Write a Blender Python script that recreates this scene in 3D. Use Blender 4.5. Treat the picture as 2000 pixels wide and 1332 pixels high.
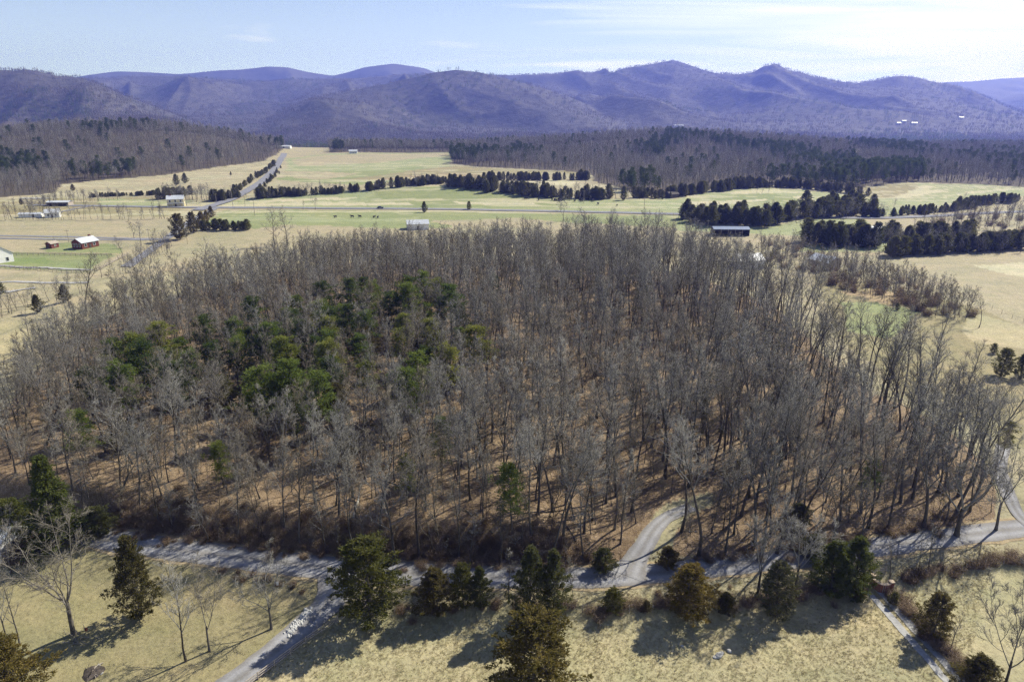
import bpy, math, random
import numpy as np
from mathutils import Vector, Matrix

for _o in list(bpy.data.objects):
    bpy.data.objects.remove(_o)
random.seed(7)
RNG = np.random.default_rng(11)
SC = bpy.context.scene
COL = SC.collection
R = math.radians

# ------------------------------------------------------------------ camera, sky, sun, exposure
CAM_H = 65.0
FPX = 1333.0                      # focal length in photograph pixels (2000 wide)
HORIZON = 215.0
PITCH = math.atan((666 - HORIZON) / FPX)
cd = bpy.data.cameras.new('camera')
cam = bpy.data.objects.new('camera', cd)
COL.objects.link(cam)
cam.location = (0, 0, CAM_H)
cam.rotation_euler = (math.pi / 2 - PITCH, 0, 0)
cd.sensor_width = 36.0
cd.lens = 36.0 * FPX / 2000.0
cd.clip_start = 1.0
cd.clip_end = 60000.0
SC.camera = cam

SUN_AZ = R(52)                    # clockwise from +Y
SUN_EL = R(42)
w = bpy.data.worlds.new('World')
SC.world = w
w.use_nodes = True
nt = w.node_tree
nt.nodes.clear()
wo = nt.nodes.new('ShaderNodeOutputWorld')
bg = nt.nodes.new('ShaderNodeBackground')
sky = nt.nodes.new('ShaderNodeTexSky')
sky.sky_type = 'NISHITA'
sky.sun_disc = False
sky.sun_elevation = SUN_EL
sky.sun_rotation = SUN_AZ
sky.altitude = 300
sky.air_density = 1.0
sky.dust_density = 0.7
sky.ozone_density = 3.0
bg.inputs['Strength'].default_value = 0.055
# thin cirrus: noise on a high flat layer, thicker towards the sunward side
tc = nt.nodes.new('ShaderNodeTexCoord')
sep = nt.nodes.new('ShaderNodeSeparateXYZ')
nt.links.new(tc.outputs['Generated'], sep.inputs[0])
def wmath(op, a, b=None, clamp=False):
    n = nt.nodes.new('ShaderNodeMath'); n.operation = op; n.use_clamp = clamp
    for i, s in enumerate((a, b)):
        if s is None: continue
        if isinstance(s, (int, float)): n.inputs[i].default_value = s
        else: nt.links.new(s, n.inputs[i])
    return n.outputs[0]
zz = wmath('ADD', wmath('MAXIMUM', sep.outputs[2], 0.0), 0.06)
cx = wmath('DIVIDE', sep.outputs[0], zz)
cy = wmath('DIVIDE', sep.outputs[1], zz)
comb = nt.nodes.new('ShaderNodeCombineXYZ')
nt.links.new(wmath('MULTIPLY', cx, 0.55), comb.inputs[0])
nt.links.new(wmath('MULTIPLY', cy, 0.9), comb.inputs[1])
cn = nt.nodes.new('ShaderNodeTexNoise')
cn.inputs['Scale'].default_value = 0.55
cn.inputs['Detail'].default_value = 7
cn.inputs['Roughness'].default_value = 0.55
cn.inputs['Distortion'].default_value = 1.3
nt.links.new(comb.outputs[0], cn.inputs['Vector'])
side = wmath('MULTIPLY', sep.outputs[0], 0.52)
cover = wmath('ADD', cn.outputs['Fac'], side)
cr = nt.nodes.new('ShaderNodeValToRGB')
cr.color_ramp.elements[0].position = 0.50
cr.color_ramp.elements[0].color = (0, 0, 0, 1)
cr.color_ramp.elements[1].position = 0.80
cr.color_ramp.elements[1].color = (1, 1, 1, 1)
nt.links.new(cover, cr.inputs[0])
mixc = nt.nodes.new('ShaderNodeMixRGB')
mixc.inputs[2].default_value = (16, 16.2, 17.4, 1)
thinning = wmath('DIVIDE', 0.022, wmath('ADD', wmath('MULTIPLY', sep.outputs[2], sep.outputs[2]), 0.001), True)   # a thin layer looks denser towards the horizon
nt.links.new(wmath('MULTIPLY', cr.outputs[0], wmath('MULTIPLY', thinning, 0.95)), mixc.inputs[0])
zp = wmath('MAXIMUM', sep.outputs[2], 0.0)
z2 = wmath('ADD', wmath('MULTIPLY', zp, zp), 0.014)
veil = wmath('DIVIDE', 0.014, z2, True)            # pale air low over the horizon, the same all the way round
mixv = nt.nodes.new('ShaderNodeMixRGB')
mixv.inputs[2].default_value = (12.0, 15.0, 21.0, 1)
nt.links.new(wmath('MULTIPLY', veil, 0.85), mixv.inputs[0])
nt.links.new(sky.outputs[0], mixv.inputs[1])
nt.links.new(mixv.outputs[0], mixc.inputs[1])
nt.links.new(mixc.outputs[0], bg.inputs['Color'])
nt.links.new(bg.outputs[0], wo.inputs['Surface'])

sd = bpy.data.lights.new('sun', 'SUN')
sd.energy = 5.0
sd.angle = R(0.53)
sd.color = (1.0, 0.955, 0.88)
sun = bpy.data.objects.new('sun', sd)
COL.objects.link(sun)
_sv = Vector((math.sin(SUN_AZ) * math.cos(SUN_EL), math.cos(SUN_AZ) * math.cos(SUN_EL), math.sin(SUN_EL)))
sun.rotation_euler = (-_sv).to_track_quat('-Z', 'Y').to_euler()
sun.location = _sv * 3000

SC.view_settings.view_transform = 'Standard'
SC.view_settings.look = 'None'
SC.view_settings.exposure = 0.68
SC.view_settings.gamma = 1.0
SC.view_settings.use_curve_mapping = False
cy_ = SC.cycles
cy_.max_bounces = 4
cy_.diffuse_bounces = 1
cy_.glossy_bounces = 1
cy_.transmission_bounces = 2
cy_.volume_bounces = 0
cy_.transparent_max_bounces = 6
cy_.use_denoising = True
SC.render.filter_size = 1.1
cy_.denoiser = 'OPENIMAGEDENOISE'
cy_.denoising_input_passes = 'RGB_ALBEDO_NORMAL'
cy_.denoising_prefilter = 'NONE'
cy_.use_adaptive_sampling = True
cy_.adaptive_threshold = 0.02
cy_.sample_clamp_indirect = 4.0

# ------------------------------------------------------------------ noise and terrain height
_LAT = np.random.default_rng(3).random((256, 256))
def vnoise(x, y):
    x = np.asarray(x, float); y = np.asarray(y, float)
    xi = np.floor(x).astype(int); yi = np.floor(y).astype(int)
    fx = x - xi; fy = y - yi
    fx = fx * fx * fx * (fx * (fx * 6 - 15) + 10); fy = fy * fy * fy * (fy * (fy * 6 - 15) + 10)
    a = _LAT[xi & 255, yi & 255]; b = _LAT[(xi + 1) & 255, yi & 255]
    c = _LAT[xi & 255, (yi + 1) & 255]; d = _LAT[(xi + 1) & 255, (yi + 1) & 255]
    return (a + (b - a) * fx) * (1 - fy) + (c + (d - c) * fx) * fy
def fbm(x, y, n=4, g=0.5):
    s = 0; a = 1; t = 0
    for i in range(n):
        s = s + a * vnoise(x * 2 ** i + 17 * i, y * 2 ** i + 31 * i); t += a; a *= g
    return s / t
def ridged(x, y, n=4):
    s = 0; a = 1; t = 0
    for i in range(n):
        s = s + a * (1 - np.abs(2 * vnoise(x * 2 ** i + 7 * i, y * 2 ** i + 13 * i) - 1)); t += a; a *= 0.5
    return s / t
def sstep(a, b, x):
    t = np.clip((x - a) / (b - a), 0, 1)
    return t * t * (3 - 2 * t)

def flat(u, v, z=0.0):
    """photograph pixel -> point on a level plane"""
    yi = -(v - 666.0) / FPX
    dx = (u - 1000.0) / FPX
    dy = math.cos(PITCH) + yi * math.sin(PITCH)
    dz = -math.sin(PITCH) + yi * math.cos(PITCH)
    t = (z - CAM_H) / dz
    return dx * t, dy * t

ROAD_PX = [(-330, 985), (-150, 1005), (60, 1032), (215, 1062), (330, 1080), (450, 1096), (560, 1110), (660, 1120), (800, 1130), (950, 1137),
           (1100, 1139), (1200, 1137), (1320, 1126), (1450, 1112), (1560, 1100), (1700, 1080), (1800, 1066), (1900, 1052),
           (2000, 1040), (2150, 1020), (2400, 980)]
_rx, _ry = zip(*[flat(u, v) for u, v in ROAD_PX])
ROAD_X = np.array(_rx); ROAD_Y = np.array(_ry)
def road_y(x):
    return np.interp(x, ROAD_X, ROAD_Y)

def gz(x, y, cx_, cy_2, sx, sy, h):
    return h * np.exp(-((x - cx_) / sx) ** 2 - ((y - cy_2) / sy) ** 2)

MOUNT = []        # (y distance at u=-0.7, at u=+0.7, front width, back width, [(px, py)...])
MOUNT.append((3050, 3400, 1300, 800, [(-500, 110), (-200, 118), (0, 131), (60, 134), (100, 141), (150, 146), (190, 161), (240, 181), (300, 203), (360, 226), (420, 246), (480, 262), (560, 280), (640, 300), (800, 330)]))
MOUNT.append((5600, 5600, 1900, 1200, [(-400, 150), (100, 152), (160, 152), (230, 147), (300, 145), (350, 146), (430, 151), (520, 156), (620, 151), (700, 150), (800, 141), (900, 140), (1000, 144), (1100, 144), (1180, 141), (1260, 145), (1400, 180), (1500, 230)]))
MOUNT.append((8000, 8000, 1800, 900, [(-400, 150), (100, 160), (165, 145), (230, 137), (300, 139), (345, 142), (380, 139), (430, 134), (470, 133), (520, 127), (560, 129), (600, 138), (650, 145), (680, 138), (710, 129), (770, 122), (830, 131), (880, 150), (960, 175), (1100, 210)]))
MOUNT.append((3650, 3600, 1350, 900, [(380, 300), (460, 262), (500, 240), (560, 206), (640, 181), (740, 162), (800, 148), (850, 136), (890, 131), (930, 135), (960, 141), (1000, 152), (1060, 167), (1120, 188), (1200, 222), (1260, 246), (1350, 275)]))
MOUNT.append((5200, 5200, 2300, 1200, [(1000, 250), (1060, 215), (1120, 180), (1180, 148), (1210, 133), (1240, 128), (1280, 121), (1315, 114), (1340, 121), (1370, 132), (1400, 141), (1440, 149), (1470, 147), (1490, 137), (1515, 129), (1540, 136), (1570, 144), (1620, 152), (1670, 160), (1720, 154), (1760, 151), (1800, 154), (1850, 163), (1900, 177), (1960, 202), (2050, 232), (2200, 255)]))
MOUNT.append((8000, 8000, 1800, 900, [(1700, 190), (1800, 165), (1850, 158), (1900, 157), (1950, 152), (2000, 149), (2150, 140), (2400, 150)]))
MOUNT.append((6600, 6600, 1500, 900, [(1900, 215), (1940, 198), (1970, 186), (2000, 178), (2060, 168), (2200, 165), (2400, 185)]))
_UT = 1.0 / math.cos(PITCH)
def px_tan(py):
    yi = -(np.asarray(py, float) - 666.0) / FPX
    return (-math.sin(PITCH) + yi * math.cos(PITCH)) / (math.cos(PITCH) + yi * math.sin(PITCH))
_CREST = []
for D0, D1, W, BK, pts in MOUNT:
    uu = np.array([(a - 1000) / FPX / (math.cos(PITCH) + (-(b - 666.0) / FPX) * math.sin(PITCH)) for a, b in pts])
    tt = px_tan([b for a, b in pts])
    us = np.linspace(uu[0], uu[-1], 400)
    ts = np.interp(us, uu, tt)
    k = np.hanning(7); k /= k.sum()
    ts2 = np.convolve(np.pad(ts, 3, mode='edge'), k, 'valid')
    _CREST.append((us, ts2))

def valley(y):
    return 85 * sstep(2100, 4200, y) - 38 * sstep(1150, 1900, y)

def far_height(x, y):
    u = x / np.maximum(y, 1.0)
    base = valley(y) + 26 * (fbm(x / 420, y / 420, 3) - 0.5) * sstep(1500, 2600, y)
    out = base
    warpx = 260 * (fbm(x / 900 + 5, y / 900, 2) - 0.5)
    spur = ridged((x + warpx + 0.35 * y) / 760, y / 1900, 3)
    fine = fbm(x / 190 + 9, y / 260, 3) - 0.5
    for i, ((D0, D1, W, BK, pts), (us, ts)) in enumerate(zip(MOUNT, _CREST)):
        D = D0 + (D1 - D0) * (u + 0.7) / 1.4
        C = CAM_H + D * np.interp(u, us, ts)
        C = C - 12                                    # the woods stand on top of it
        edge = sstep(us[0] - 0.02, us[0] + 0.03, u) * (1 - sstep(us[-1] - 0.03, us[-1] + 0.02, u))
        amp = np.maximum(C - base, 0) * edge
        t = np.where(y < D, (D - y) / W, (y - D) / BK)
        t = np.clip(t, 0, 1)
        ts_ = np.clip(t + (0.62 - spur) * (1.9 if D0 < 7000 else 0.8) * np.clip(t * 2.0, 0, 1) * (1 - t) ** 0.6, 0, 1)
        ts_ = np.where(y < D, ts_, t)
        f = (1 - ts_) ** 1.35
        f = f * (1 - 0.0 * t)
        hh = base + amp * f + fine * 60 * np.clip(t * 4, 0, 1) * (1 - t) * np.clip(amp / 150, 0, 1)
        out = np.maximum(out, hh)
    return out

def height(x, y):
    x = np.asarray(x, float); y = np.asarray(y, float)
    z = gz(x, y, 10, 205, 110, 85, 7.0)
    ry = road_y(x)
    d = y - ry
    near = 1 - sstep(230, 330, y)
    bankw = 1.0 - 0.55 * sstep(15, 60, x)
    z = z + (0.8 + 3.2 * (1 - sstep(-2, 18, x))) * sstep(2.9, 7.6, d) * near * (0.75 + 0.5 * fbm(x / 7, y / 30, 2))
    z = z - 1.0 * sstep(-3.0, -11.0, d) * (1 - sstep(-300, -200, d) * 0)
    z = z + 0.5 * (fbm(x / 14, y / 14, 3) - 0.5) * sstep(3, 8, np.abs(d)) * near
    z = z + 3.0 * (fbm(x / 160 + 3, y / 110, 3) - 0.5) * sstep(250, 420, y)
    z = z + gz(x, y, -50, 590, 150, 55, 6.5)          # swell in the middle pasture
    z = z + gz(x, y, 330, 640, 170, 60, 4.0)
    z = z + gz(x, y, -145, 400, 55, 45, 3.0)
    z = z + gz(x, y, -230, 1050, 260, 230, 3)
    dxl = x + 556
    z = z + 36 * np.exp(-(np.abs(dxl) / np.where(dxl > 0, 160, 205)) ** 3.4 - ((y - 1010) / 200) ** 2)        # wooded hill on the left
    z = z + gz(x, y, -900, 1000, 200, 240, 12)
    z = z + gz(x, y, 285, 1180, 215, 230, 21)         # wooded hill right of centre
    z = z + gz(x, y, 60, 1250, 200, 240, 4)
    z = z + 7 * (fbm(x / 260 + 8, y / 260, 3) - 0.5) * sstep(800, 1300, y)
    far = np.asarray(y) > 1100
    if far.any():
        fh = far_height(x, y)
        k = sstep(1500, 2300, y)
        z = (z + valley(y)) * (1 - k) + fh * k
    return z

def G(u, v, far=4000.0):
    """photograph pixel -> (x, y, z) where its line of sight meets the ground"""
    yi = -(v - 666.0) / FPX
    d = np.array([(u - 1000.0) / FPX, math.cos(PITCH) + yi * math.sin(PITCH), -math.sin(PITCH) + yi * math.cos(PITCH)])
    ys = np.geomspace(40, far, 900)
    t = ys / d[1]
    X = d[0] * t; Z = CAM_H + d[2] * t
    hgt = height(X, ys)
    below = np.nonzero(Z <= hgt)[0]
    if len(below) == 0:
        i = len(ys) - 1
        return float(X[i]), float(ys[i]), float(hgt[i])
    i = below[0]
    if i == 0:
        return float(X[0]), float(ys[0]), float(hgt[0])
    a = (Z[i - 1] - hgt[i - 1]); b = (hgt[i] - Z[i])
    k = a / max(a + b, 1e-9)
    y = ys[i - 1] + k * (ys[i] - ys[i - 1]); x = d[0] * y / d[1]
    return float(x), float(y), float(height(np.array([x]), np.array([y]))[0])
def hz(x, y):
    return float(height(np.array([x]), np.array([y]))[0])
def tall(base, topv):
    """height of an upright thing whose foot is at ground point base and whose top shows at row topv"""
    yi = -(topv - 666.0) / FPX
    k = (-math.sin(PITCH) + yi * math.cos(PITCH)) / (math.cos(PITCH) + yi * math.sin(PITCH))
    return CAM_H + base[1] * k - base[2]
def mpp(base):
    """metres per photograph pixel at a ground point"""
    dep = base[1] * math.cos(PITCH) + (CAM_H - base[2]) * math.sin(PITCH)
    return dep / FPX
def worldpoly(px):
    return np.array([G(u, v)[:2] for u, v in px])
def inpoly(x, y, poly):
    x = np.asarray(x); y = np.asarray(y)
    c = np.zeros(x.shape, bool)
    n = len(poly); j = n - 1
    for i in range(n):
        xi, yi = poly[i]; xj, yj = poly[j]
        if yi != yj:
            c ^= ((yi > y) != (yj > y)) & (x < (xj - xi) * (y - yi) / (yj - yi) + xi)
        j = i
    return c
def polydist(x, y, line):
    """distance to a polyline"""
    x = np.asarray(x, float); y = np.asarray(y, float)
    best = np.full(x.shape, 1e9)
    for (ax, ay), (bx, by) in zip(line[:-1], line[1:]):
        dx, dy = bx - ax, by - ay
        t = np.clip(((x - ax) * dx + (y - ay) * dy) / max(dx * dx + dy * dy, 1e-9), 0, 1)
        best = np.minimum(best, np.hypot(x - ax - t * dx, y - ay - t * dy))
    return best

# ------------------------------------------------------------------ materials
MATS = {}
class NB:
    def __init__(self, name):
        self.m = bpy.data.materials.new(name); self.m.use_nodes = True
        self.t = self.m.node_tree
        self.b = self.t.nodes['Principled BSDF']
        self.b.inputs['Roughness'].default_value = 0.9
        self.b.inputs['Specular IOR Level'].default_value = 0.15
        MATS[name] = self.m
    def n(self, ty, **kw):
        n = self.t.nodes.new(ty)
        for k, v in kw.items():
            if k.startswith('i_'): n.inputs[k[2:].replace('_', ' ')].default_value = v
            else: setattr(n, k, v)
        return n
    def l(self, a, b): self.t.links.new(a, b)
    def noise(self, scale, detail=4, rough=0.55, coord=None, dist=0.0):
        n = self.n('ShaderNodeTexNoise'); n.inputs['Scale'].default_value = scale
        n.inputs['Detail'].default_value = detail; n.inputs['Roughness'].default_value = rough
        n.inputs['Distortion'].default_value = dist
        if coord is not None: self.l(coord, n.inputs['Vector'])
        return n.outputs['Fac']
    def ramp(self, fac, stops):
        r = self.n('ShaderNodeValToRGB'); e = r.color_ramp.elements
        e[0].position, e[0].color = stops[0][0], (*stops[0][1], 1)
        e[1].position, e[1].color = stops[-1][0], (*stops[-1][1], 1)
        for p, c in stops[1:-1]:
            q = e.new(p); q.color = (*c, 1)
        self.l(fac, r.inputs[0]); return r.outputs[0]
    def mix(self, fac, a, b, mode='MIX'):
        m = self.n('ShaderNodeMixRGB', blend_type=mode)
        for i, s in enumerate((fac, a, b)):
            if isinstance(s, (int, float)): m.inputs[i].default_value = s if i == 0 else (s, s, s, 1)
            elif isinstance(s, tuple): m.inputs[i].default_value = (*s, 1)
            else: self.l(s, m.inputs[i])
        return m.outputs[0]
    def geo(self): return self.n('ShaderNodeNewGeometry').outputs['Position']
    def objc(self): return self.n('ShaderNodeTexCoord').outputs['Object']
    def info(self): return self.n('ShaderNodeObjectInfo')
    def bump(self, h, strength=0.4, dist=0.1):
        b = self.n('ShaderNodeBump'); b.inputs['Strength'].default_value = strength; b.inputs['Distance'].default_value = dist
        self.l(h, b.inputs['Height']); self.l(b.outputs[0], self.b.inputs['Normal'])
    def col(self, s):
        if isinstance(s, tuple): self.b.inputs['Base Color'].default_value = (*s, 1)
        else: self.l(s, self.b.inputs['Base Color'])
    def math(self, op, a, b):
        n = self.n('ShaderNodeMath', operation=op)
        for i, s in enumerate((a, b)):
            if isinstance(s, (int, float)): n.inputs[i].default_value = s
            else: self.l(s, n.inputs[i])
        return n.outputs[0]

def simple(name, c, rough=0.8, var=0.25, scale=3.0, spec=0.2, metal=0.0):
    b = NB(name)
    co = b.objc()
    n = b.noise(scale, 4, 0.6, co)
    d = tuple(x * (1 - var) for x in c); e = tuple(min(1, x * (1 + var)) for x in c)
    b.col(b.ramp(n, [(0.3, d), (0.7, e)]))
    b.b.inputs['Roughness'].default_value = rough
    b.b.inputs['Specular IOR Level'].default_value = spec
    b.b.inputs['Metallic'].default_value = metal
    return b.m

# ground: colour of each field is stored on the sheet; grain, tufts and litter come from noise
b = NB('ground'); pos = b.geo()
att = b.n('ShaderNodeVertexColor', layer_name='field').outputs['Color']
lit = b.n('ShaderNodeAttribute', attribute_name='litter').outputs['Fac']
n1 = b.noise(1.6, 5, 0.65, pos); n2 = b.noise(0.22, 4, 0.6, pos); n3 = b.noise(0.03, 4, 0.6, pos)
mv = b.n('ShaderNodeMapping'); mv.inputs['Scale'].default_value = (0.05, 0.35, 1)
mv.inputs['Rotation'].default_value = (0, 0, 0.15); b.l(pos, mv.inputs['Vector'])
n4 = b.noise(0.5, 3, 0.6, mv.outputs[0])
c = b.mix(1.0, att, b.ramp(n1, [(0.25, (0.62, 0.6, 0.55)), (0.5, (1, 1, 1)), (0.75, (1.22, 1.2, 1.12))]), 'MULTIPLY')
c = b.mix(1.0, c, b.ramp(n2, [(0.3, (0.86, 0.89, 0.82)), (0.7, (1.1, 1.07, 1.05))]), 'MULTIPLY')
c = b.mix(1.0, c, b.ramp(n3, [(0.3, (0.9, 0.96, 0.9)), (0.7, (1.06, 1.02, 1.0))]), 'MULTIPLY')
c = b.mix(1.0, c, b.ramp(n4, [(0.35, (0.9, 0.92, 0.9)), (0.65, (1.06, 1.04, 1.0))]), 'MULTIPLY')
leaf = b.noise(5.0, 3, 0.8, pos)
lf2 = b.noise(0.9, 4, 0.6, pos)
lc = b.ramp(leaf, [(0.3, (0.085, 0.060, 0.037)), (0.5, (0.225, 0.168, 0.108)), (0.72, (0.40, 0.32, 0.222))])
lc = b.mix(1.0, lc, b.ramp(lf2, [(0.3, (0.78, 0.74, 0.7)), (0.7, (1.12, 1.1, 1.08))]), 'MULTIPLY')
lc = b.mix(1.0, lc, b.ramp(b.noise(0.09, 5, 0.65, pos), [(0.3, (0.62, 0.58, 0.55)), (0.5, (1, 0.98, 0.96)), (0.7, (1.2, 1.22, 1.22))]), 'MULTIPLY')
b.col(b.mix(lit, c, lc))
hb = b.math('ADD', b.math('MULTIPLY', n1, 1.0), b.math('MULTIPLY', leaf, 0.5))
b.bump(hb, 0.7, 0.18)

b = NB('mountain'); pos = b.geo()
m1 = b.noise(0.02, 4, 0.65, pos); m2 = b.noise(0.0022, 4, 0.6, pos)
c = b.ramp(m1, [(0.3, (0.05, 0.047, 0.044)), (0.7, (0.10, 0.094, 0.086))])
c = b.mix(b.ramp(m2, [(0.52, (0, 0, 0)), (0.68, (0.55, 0.55, 0.55))]), c, (0.045, 0.05, 0.032))
b.col(c)
b.bump(m1, 1.0, 9.0)

b = NB('gravel_road'); pos = b.geo()
a1 = b.noise(3.5, 5, 0.7, pos); a2 = b.noise(0.35, 3, 0.6, pos)
c = b.ramp(a1, [(0.25, (0.20, 0.198, 0.202)), (0.55, (0.265, 0.263, 0.27)), (0.8, (0.33, 0.328, 0.332))])
c = b.mix(1.0, c, b.ramp(a2, [(0.3, (0.85, 0.84, 0.82)), (0.7, (1.1, 1.1, 1.12))]), 'MULTIPLY')
ac = b.n('ShaderNodeAttribute', attribute_name='across').outputs['Fac']
rut = b.math('ABSOLUTE', b.math('SUBTRACT', b.math('ABSOLUTE', b.math('ADD', ac, b.math('MULTIPLY', b.math('SUBTRACT', a2, 0.5), 0.12)), 0.0), 0.22), 0.0)
c = b.mix(1.0, c, b.ramp(rut, [(0.04, (1.12, 1.12, 1.12)), (0.13, (0.92, 0.91, 0.89)), (0.24, (0.84, 0.80, 0.74))]), 'MULTIPLY')
b.col(c); b.bump(a1, 0.3, 0.05)
b = NB('asphalt'); pos = b.geo()
a1 = b.noise(0.5, 4, 0.6, pos)
b.col(b.ramp(a1, [(0.3, (0.17, 0.17, 0.19)), (0.7, (0.25, 0.25, 0.27))]))
b = NB('pale_gravel'); pos = b.geo()
a1 = b.noise(2.5, 4, 0.7, pos)
b.col(b.ramp(a1, [(0.3, (0.28, 0.275, 0.27)), (0.7, (0.42, 0.415, 0.41))]))
b = NB('dirt_verge'); pos = b.geo()
a1 = b.noise(1.8, 4, 0.7, pos)
b.col(b.ramp(a1, [(0.3, (0.20, 0.15, 0.09)), (0.7, (0.42, 0.34, 0.21))]))

def bark(name, dark, light):
    b = NB(name); inf = b.info(); co = b.objc()
    n = b.noise(1.3, 4, 0.6, co)
    c = b.ramp(n, [(0.3, dark), (0.7, light)])
    c = b.mix(1.0, c, b.ramp(inf.outputs['Random'], [(0.0, (0.6, 0.57, 0.52)), (0.25, (0.98, 0.92, 0.85)), (0.55, (0.95, 0.96, 0.97)), (0.8, (1.12, 1.1, 1.08)), (1.0, (1.5, 1.5, 1.5))]), 'MULTIPLY')
    b.col(c); return b.m
bark('bark', (0.06, 0.053, 0.044), (0.135, 0.122, 0.104))
bark('twig', (0.130, 0.125, 0.112), (0.250, 0.243, 0.222))
bark('rusty_twig', (0.105, 0.092, 0.070), (0.195, 0.172, 0.136))
bark('pale_bark', (0.16, 0.15, 0.132), (0.37, 0.355, 0.32))
bark('brush', (0.13, 0.095, 0.065), (0.27, 0.205, 0.145))

def foliage(name):
    b = NB(name); inf = b.info(); co = b.objc()
    n = b.noise(1.1, 3, 0.6, co); n2 = b.noise(9.0, 2, 0.6, co)
    c = b.mix(1.0, inf.outputs['Color'], b.ramp(n, [(0.3, (0.6, 0.68, 0.6)), (0.7, (1.4, 1.3, 1.15))]), 'MULTIPLY')
    c = b.mix(1.0, c, b.ramp(n2, [(0.3, (0.75, 0.78, 0.75)), (0.7, (1.3, 1.25, 1.2))]), 'MULTIPLY')
    c = b.mix(1.0, c, b.ramp(inf.outputs['Random'], [(0.0, (0.8, 0.86, 0.85)), (1.0, (1.2, 1.14, 1.05))]), 'MULTIPLY')
    b.col(c)
    tr = b.n('ShaderNodeBsdfTranslucent'); b.l(c, tr.inputs['Color'])
    mx = b.n('ShaderNodeMixShader'); mx.inputs[0].default_value = 0.42
    out = b.t.nodes['Material Output']
    b.l(b.b.outputs[0], mx.inputs[1]); b.l(tr.outputs[0], mx.inputs[2]); b.l(mx.outputs[0], out.inputs['Surface'])
    return b.m
foliage('foliage')
b = NB('dry_grass'); inf = b.info()
c = b.ramp(inf.outputs['Random'], [(0.0, (0.34, 0.295, 0.17)), (0.35, (0.50, 0.435, 0.28)), (0.8, (0.62, 0.55, 0.37)), (1.0, (0.36, 0.36, 0.17))])
b.col(c)
tr = b.n('ShaderNodeBsdfTranslucent'); b.l(c, tr.inputs['Color'])
mx = b.n('ShaderNodeMixShader'); mx.inputs[0].default_value = 0.5
b.l(b.b.outputs[0], mx.inputs[1]); b.l(tr.outputs[0], mx.inputs[2]); b.l(mx.outputs[0], b.t.nodes['Material Output'].inputs['Surface'])
simple('white_paint', (0.74, 0.74, 0.72), 0.6, 0.06, 1.0)
simple('cream_paint', (0.66, 0.58, 0.36), 0.6, 0.06, 1.0)
simple('metal_roof', (0.50, 0.52, 0.55), 0.4, 0.1, 0.6, 0.5)
simple('blue_metal', (0.16, 0.20, 0.29), 0.45, 0.12, 0.5, 0.5)
simple('red_brick', (0.15, 0.05, 0.036), 0.85, 0.25, 6.0)
simple('weathered_wood', (0.34, 0.295, 0.245), 0.85, 0.3, 2.5)
simple('dark_wood', (0.08, 0.07, 0.06), 0.85, 0.3, 2.5)
simple('stone', (0.36, 0.35, 0.33), 0.85, 0.25, 3.0)
simple('white_stone', (0.48, 0.475, 0.46), 0.85, 0.2, 4.0)
simple('cap_stone', (0.46, 0.36, 0.27), 0.8, 0.2, 4.0)
simple('dark_glass', (0.03, 0.035, 0.045), 0.15, 0.1, 1.0, 0.6)
simple('cow_hide', (0.02, 0.017, 0.015), 0.7, 0.3, 2.0)
simple('car_paint', (0.06, 0.065, 0.075), 0.25, 0.05, 1.0, 0.6)
simple('tyre', (0.02, 0.02, 0.02), 0.9, 0.2, 4.0)
simple('ash', (0.075, 0.062, 0.052), 0.95, 0.5, 3.0)

# ------------------------------------------------------------------ mesh helpers
def mesh_np(name, V, F=None, tris=None, quads=None, mat=None, smooth=False):
    me = bpy.data.meshes.new(name)
    V = np.asarray(V, np.float32)
    loops = []; starts = []; tot = 0
    if quads is not None and len(quads):
        q = np.asarray(quads, np.int32); loops.append(q.ravel()); starts.append(np.arange(len(q)) * 4); tot = q.size
    if tris is not None and len(tris):
        t = np.asarray(tris, np.int32); loops.append(t.ravel()); starts.append(tot + np.arange(len(t)) * 3)
    L = np.concatenate(loops).astype(np.int32); S = np.concatenate(starts).astype(np.int32)
    me.vertices.add(len(V)); me.vertices.foreach_set('co', V.ravel())
    me.loops.add(len(L)); me.loops.foreach_set('vertex_index', L)
    me.polygons.add(len(S)); me.polygons.foreach_set('loop_start', S)
    me.update(calc_edges=True)
    if smooth: me.polygons.foreach_set('use_smooth', np.ones(len(S), bool))
    if mat: me.materials.append(MATS[mat])
    me.validate()
    return me
def link(name, data, parent=None, loc=None, rz=0.0, scale=None):
    o = bpy.data.objects.new(name, data); COL.objects.link(o)
    if parent is not None: o.parent = parent
    if loc is not None: o.location = loc
    if rz: o.rotation_euler = (0, 0, rz)
    if scale is not None: o.scale = (scale, scale, scale) if isinstance(scale, (int, float)) else scale
    return o
def tag(o, label=None, cat=None, group=None, kind=None):
    if label: o['label'] = label
    if cat: o['category'] = cat
    if group: o['group'] = group
    if kind: o['kind'] = kind
    return o

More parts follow.
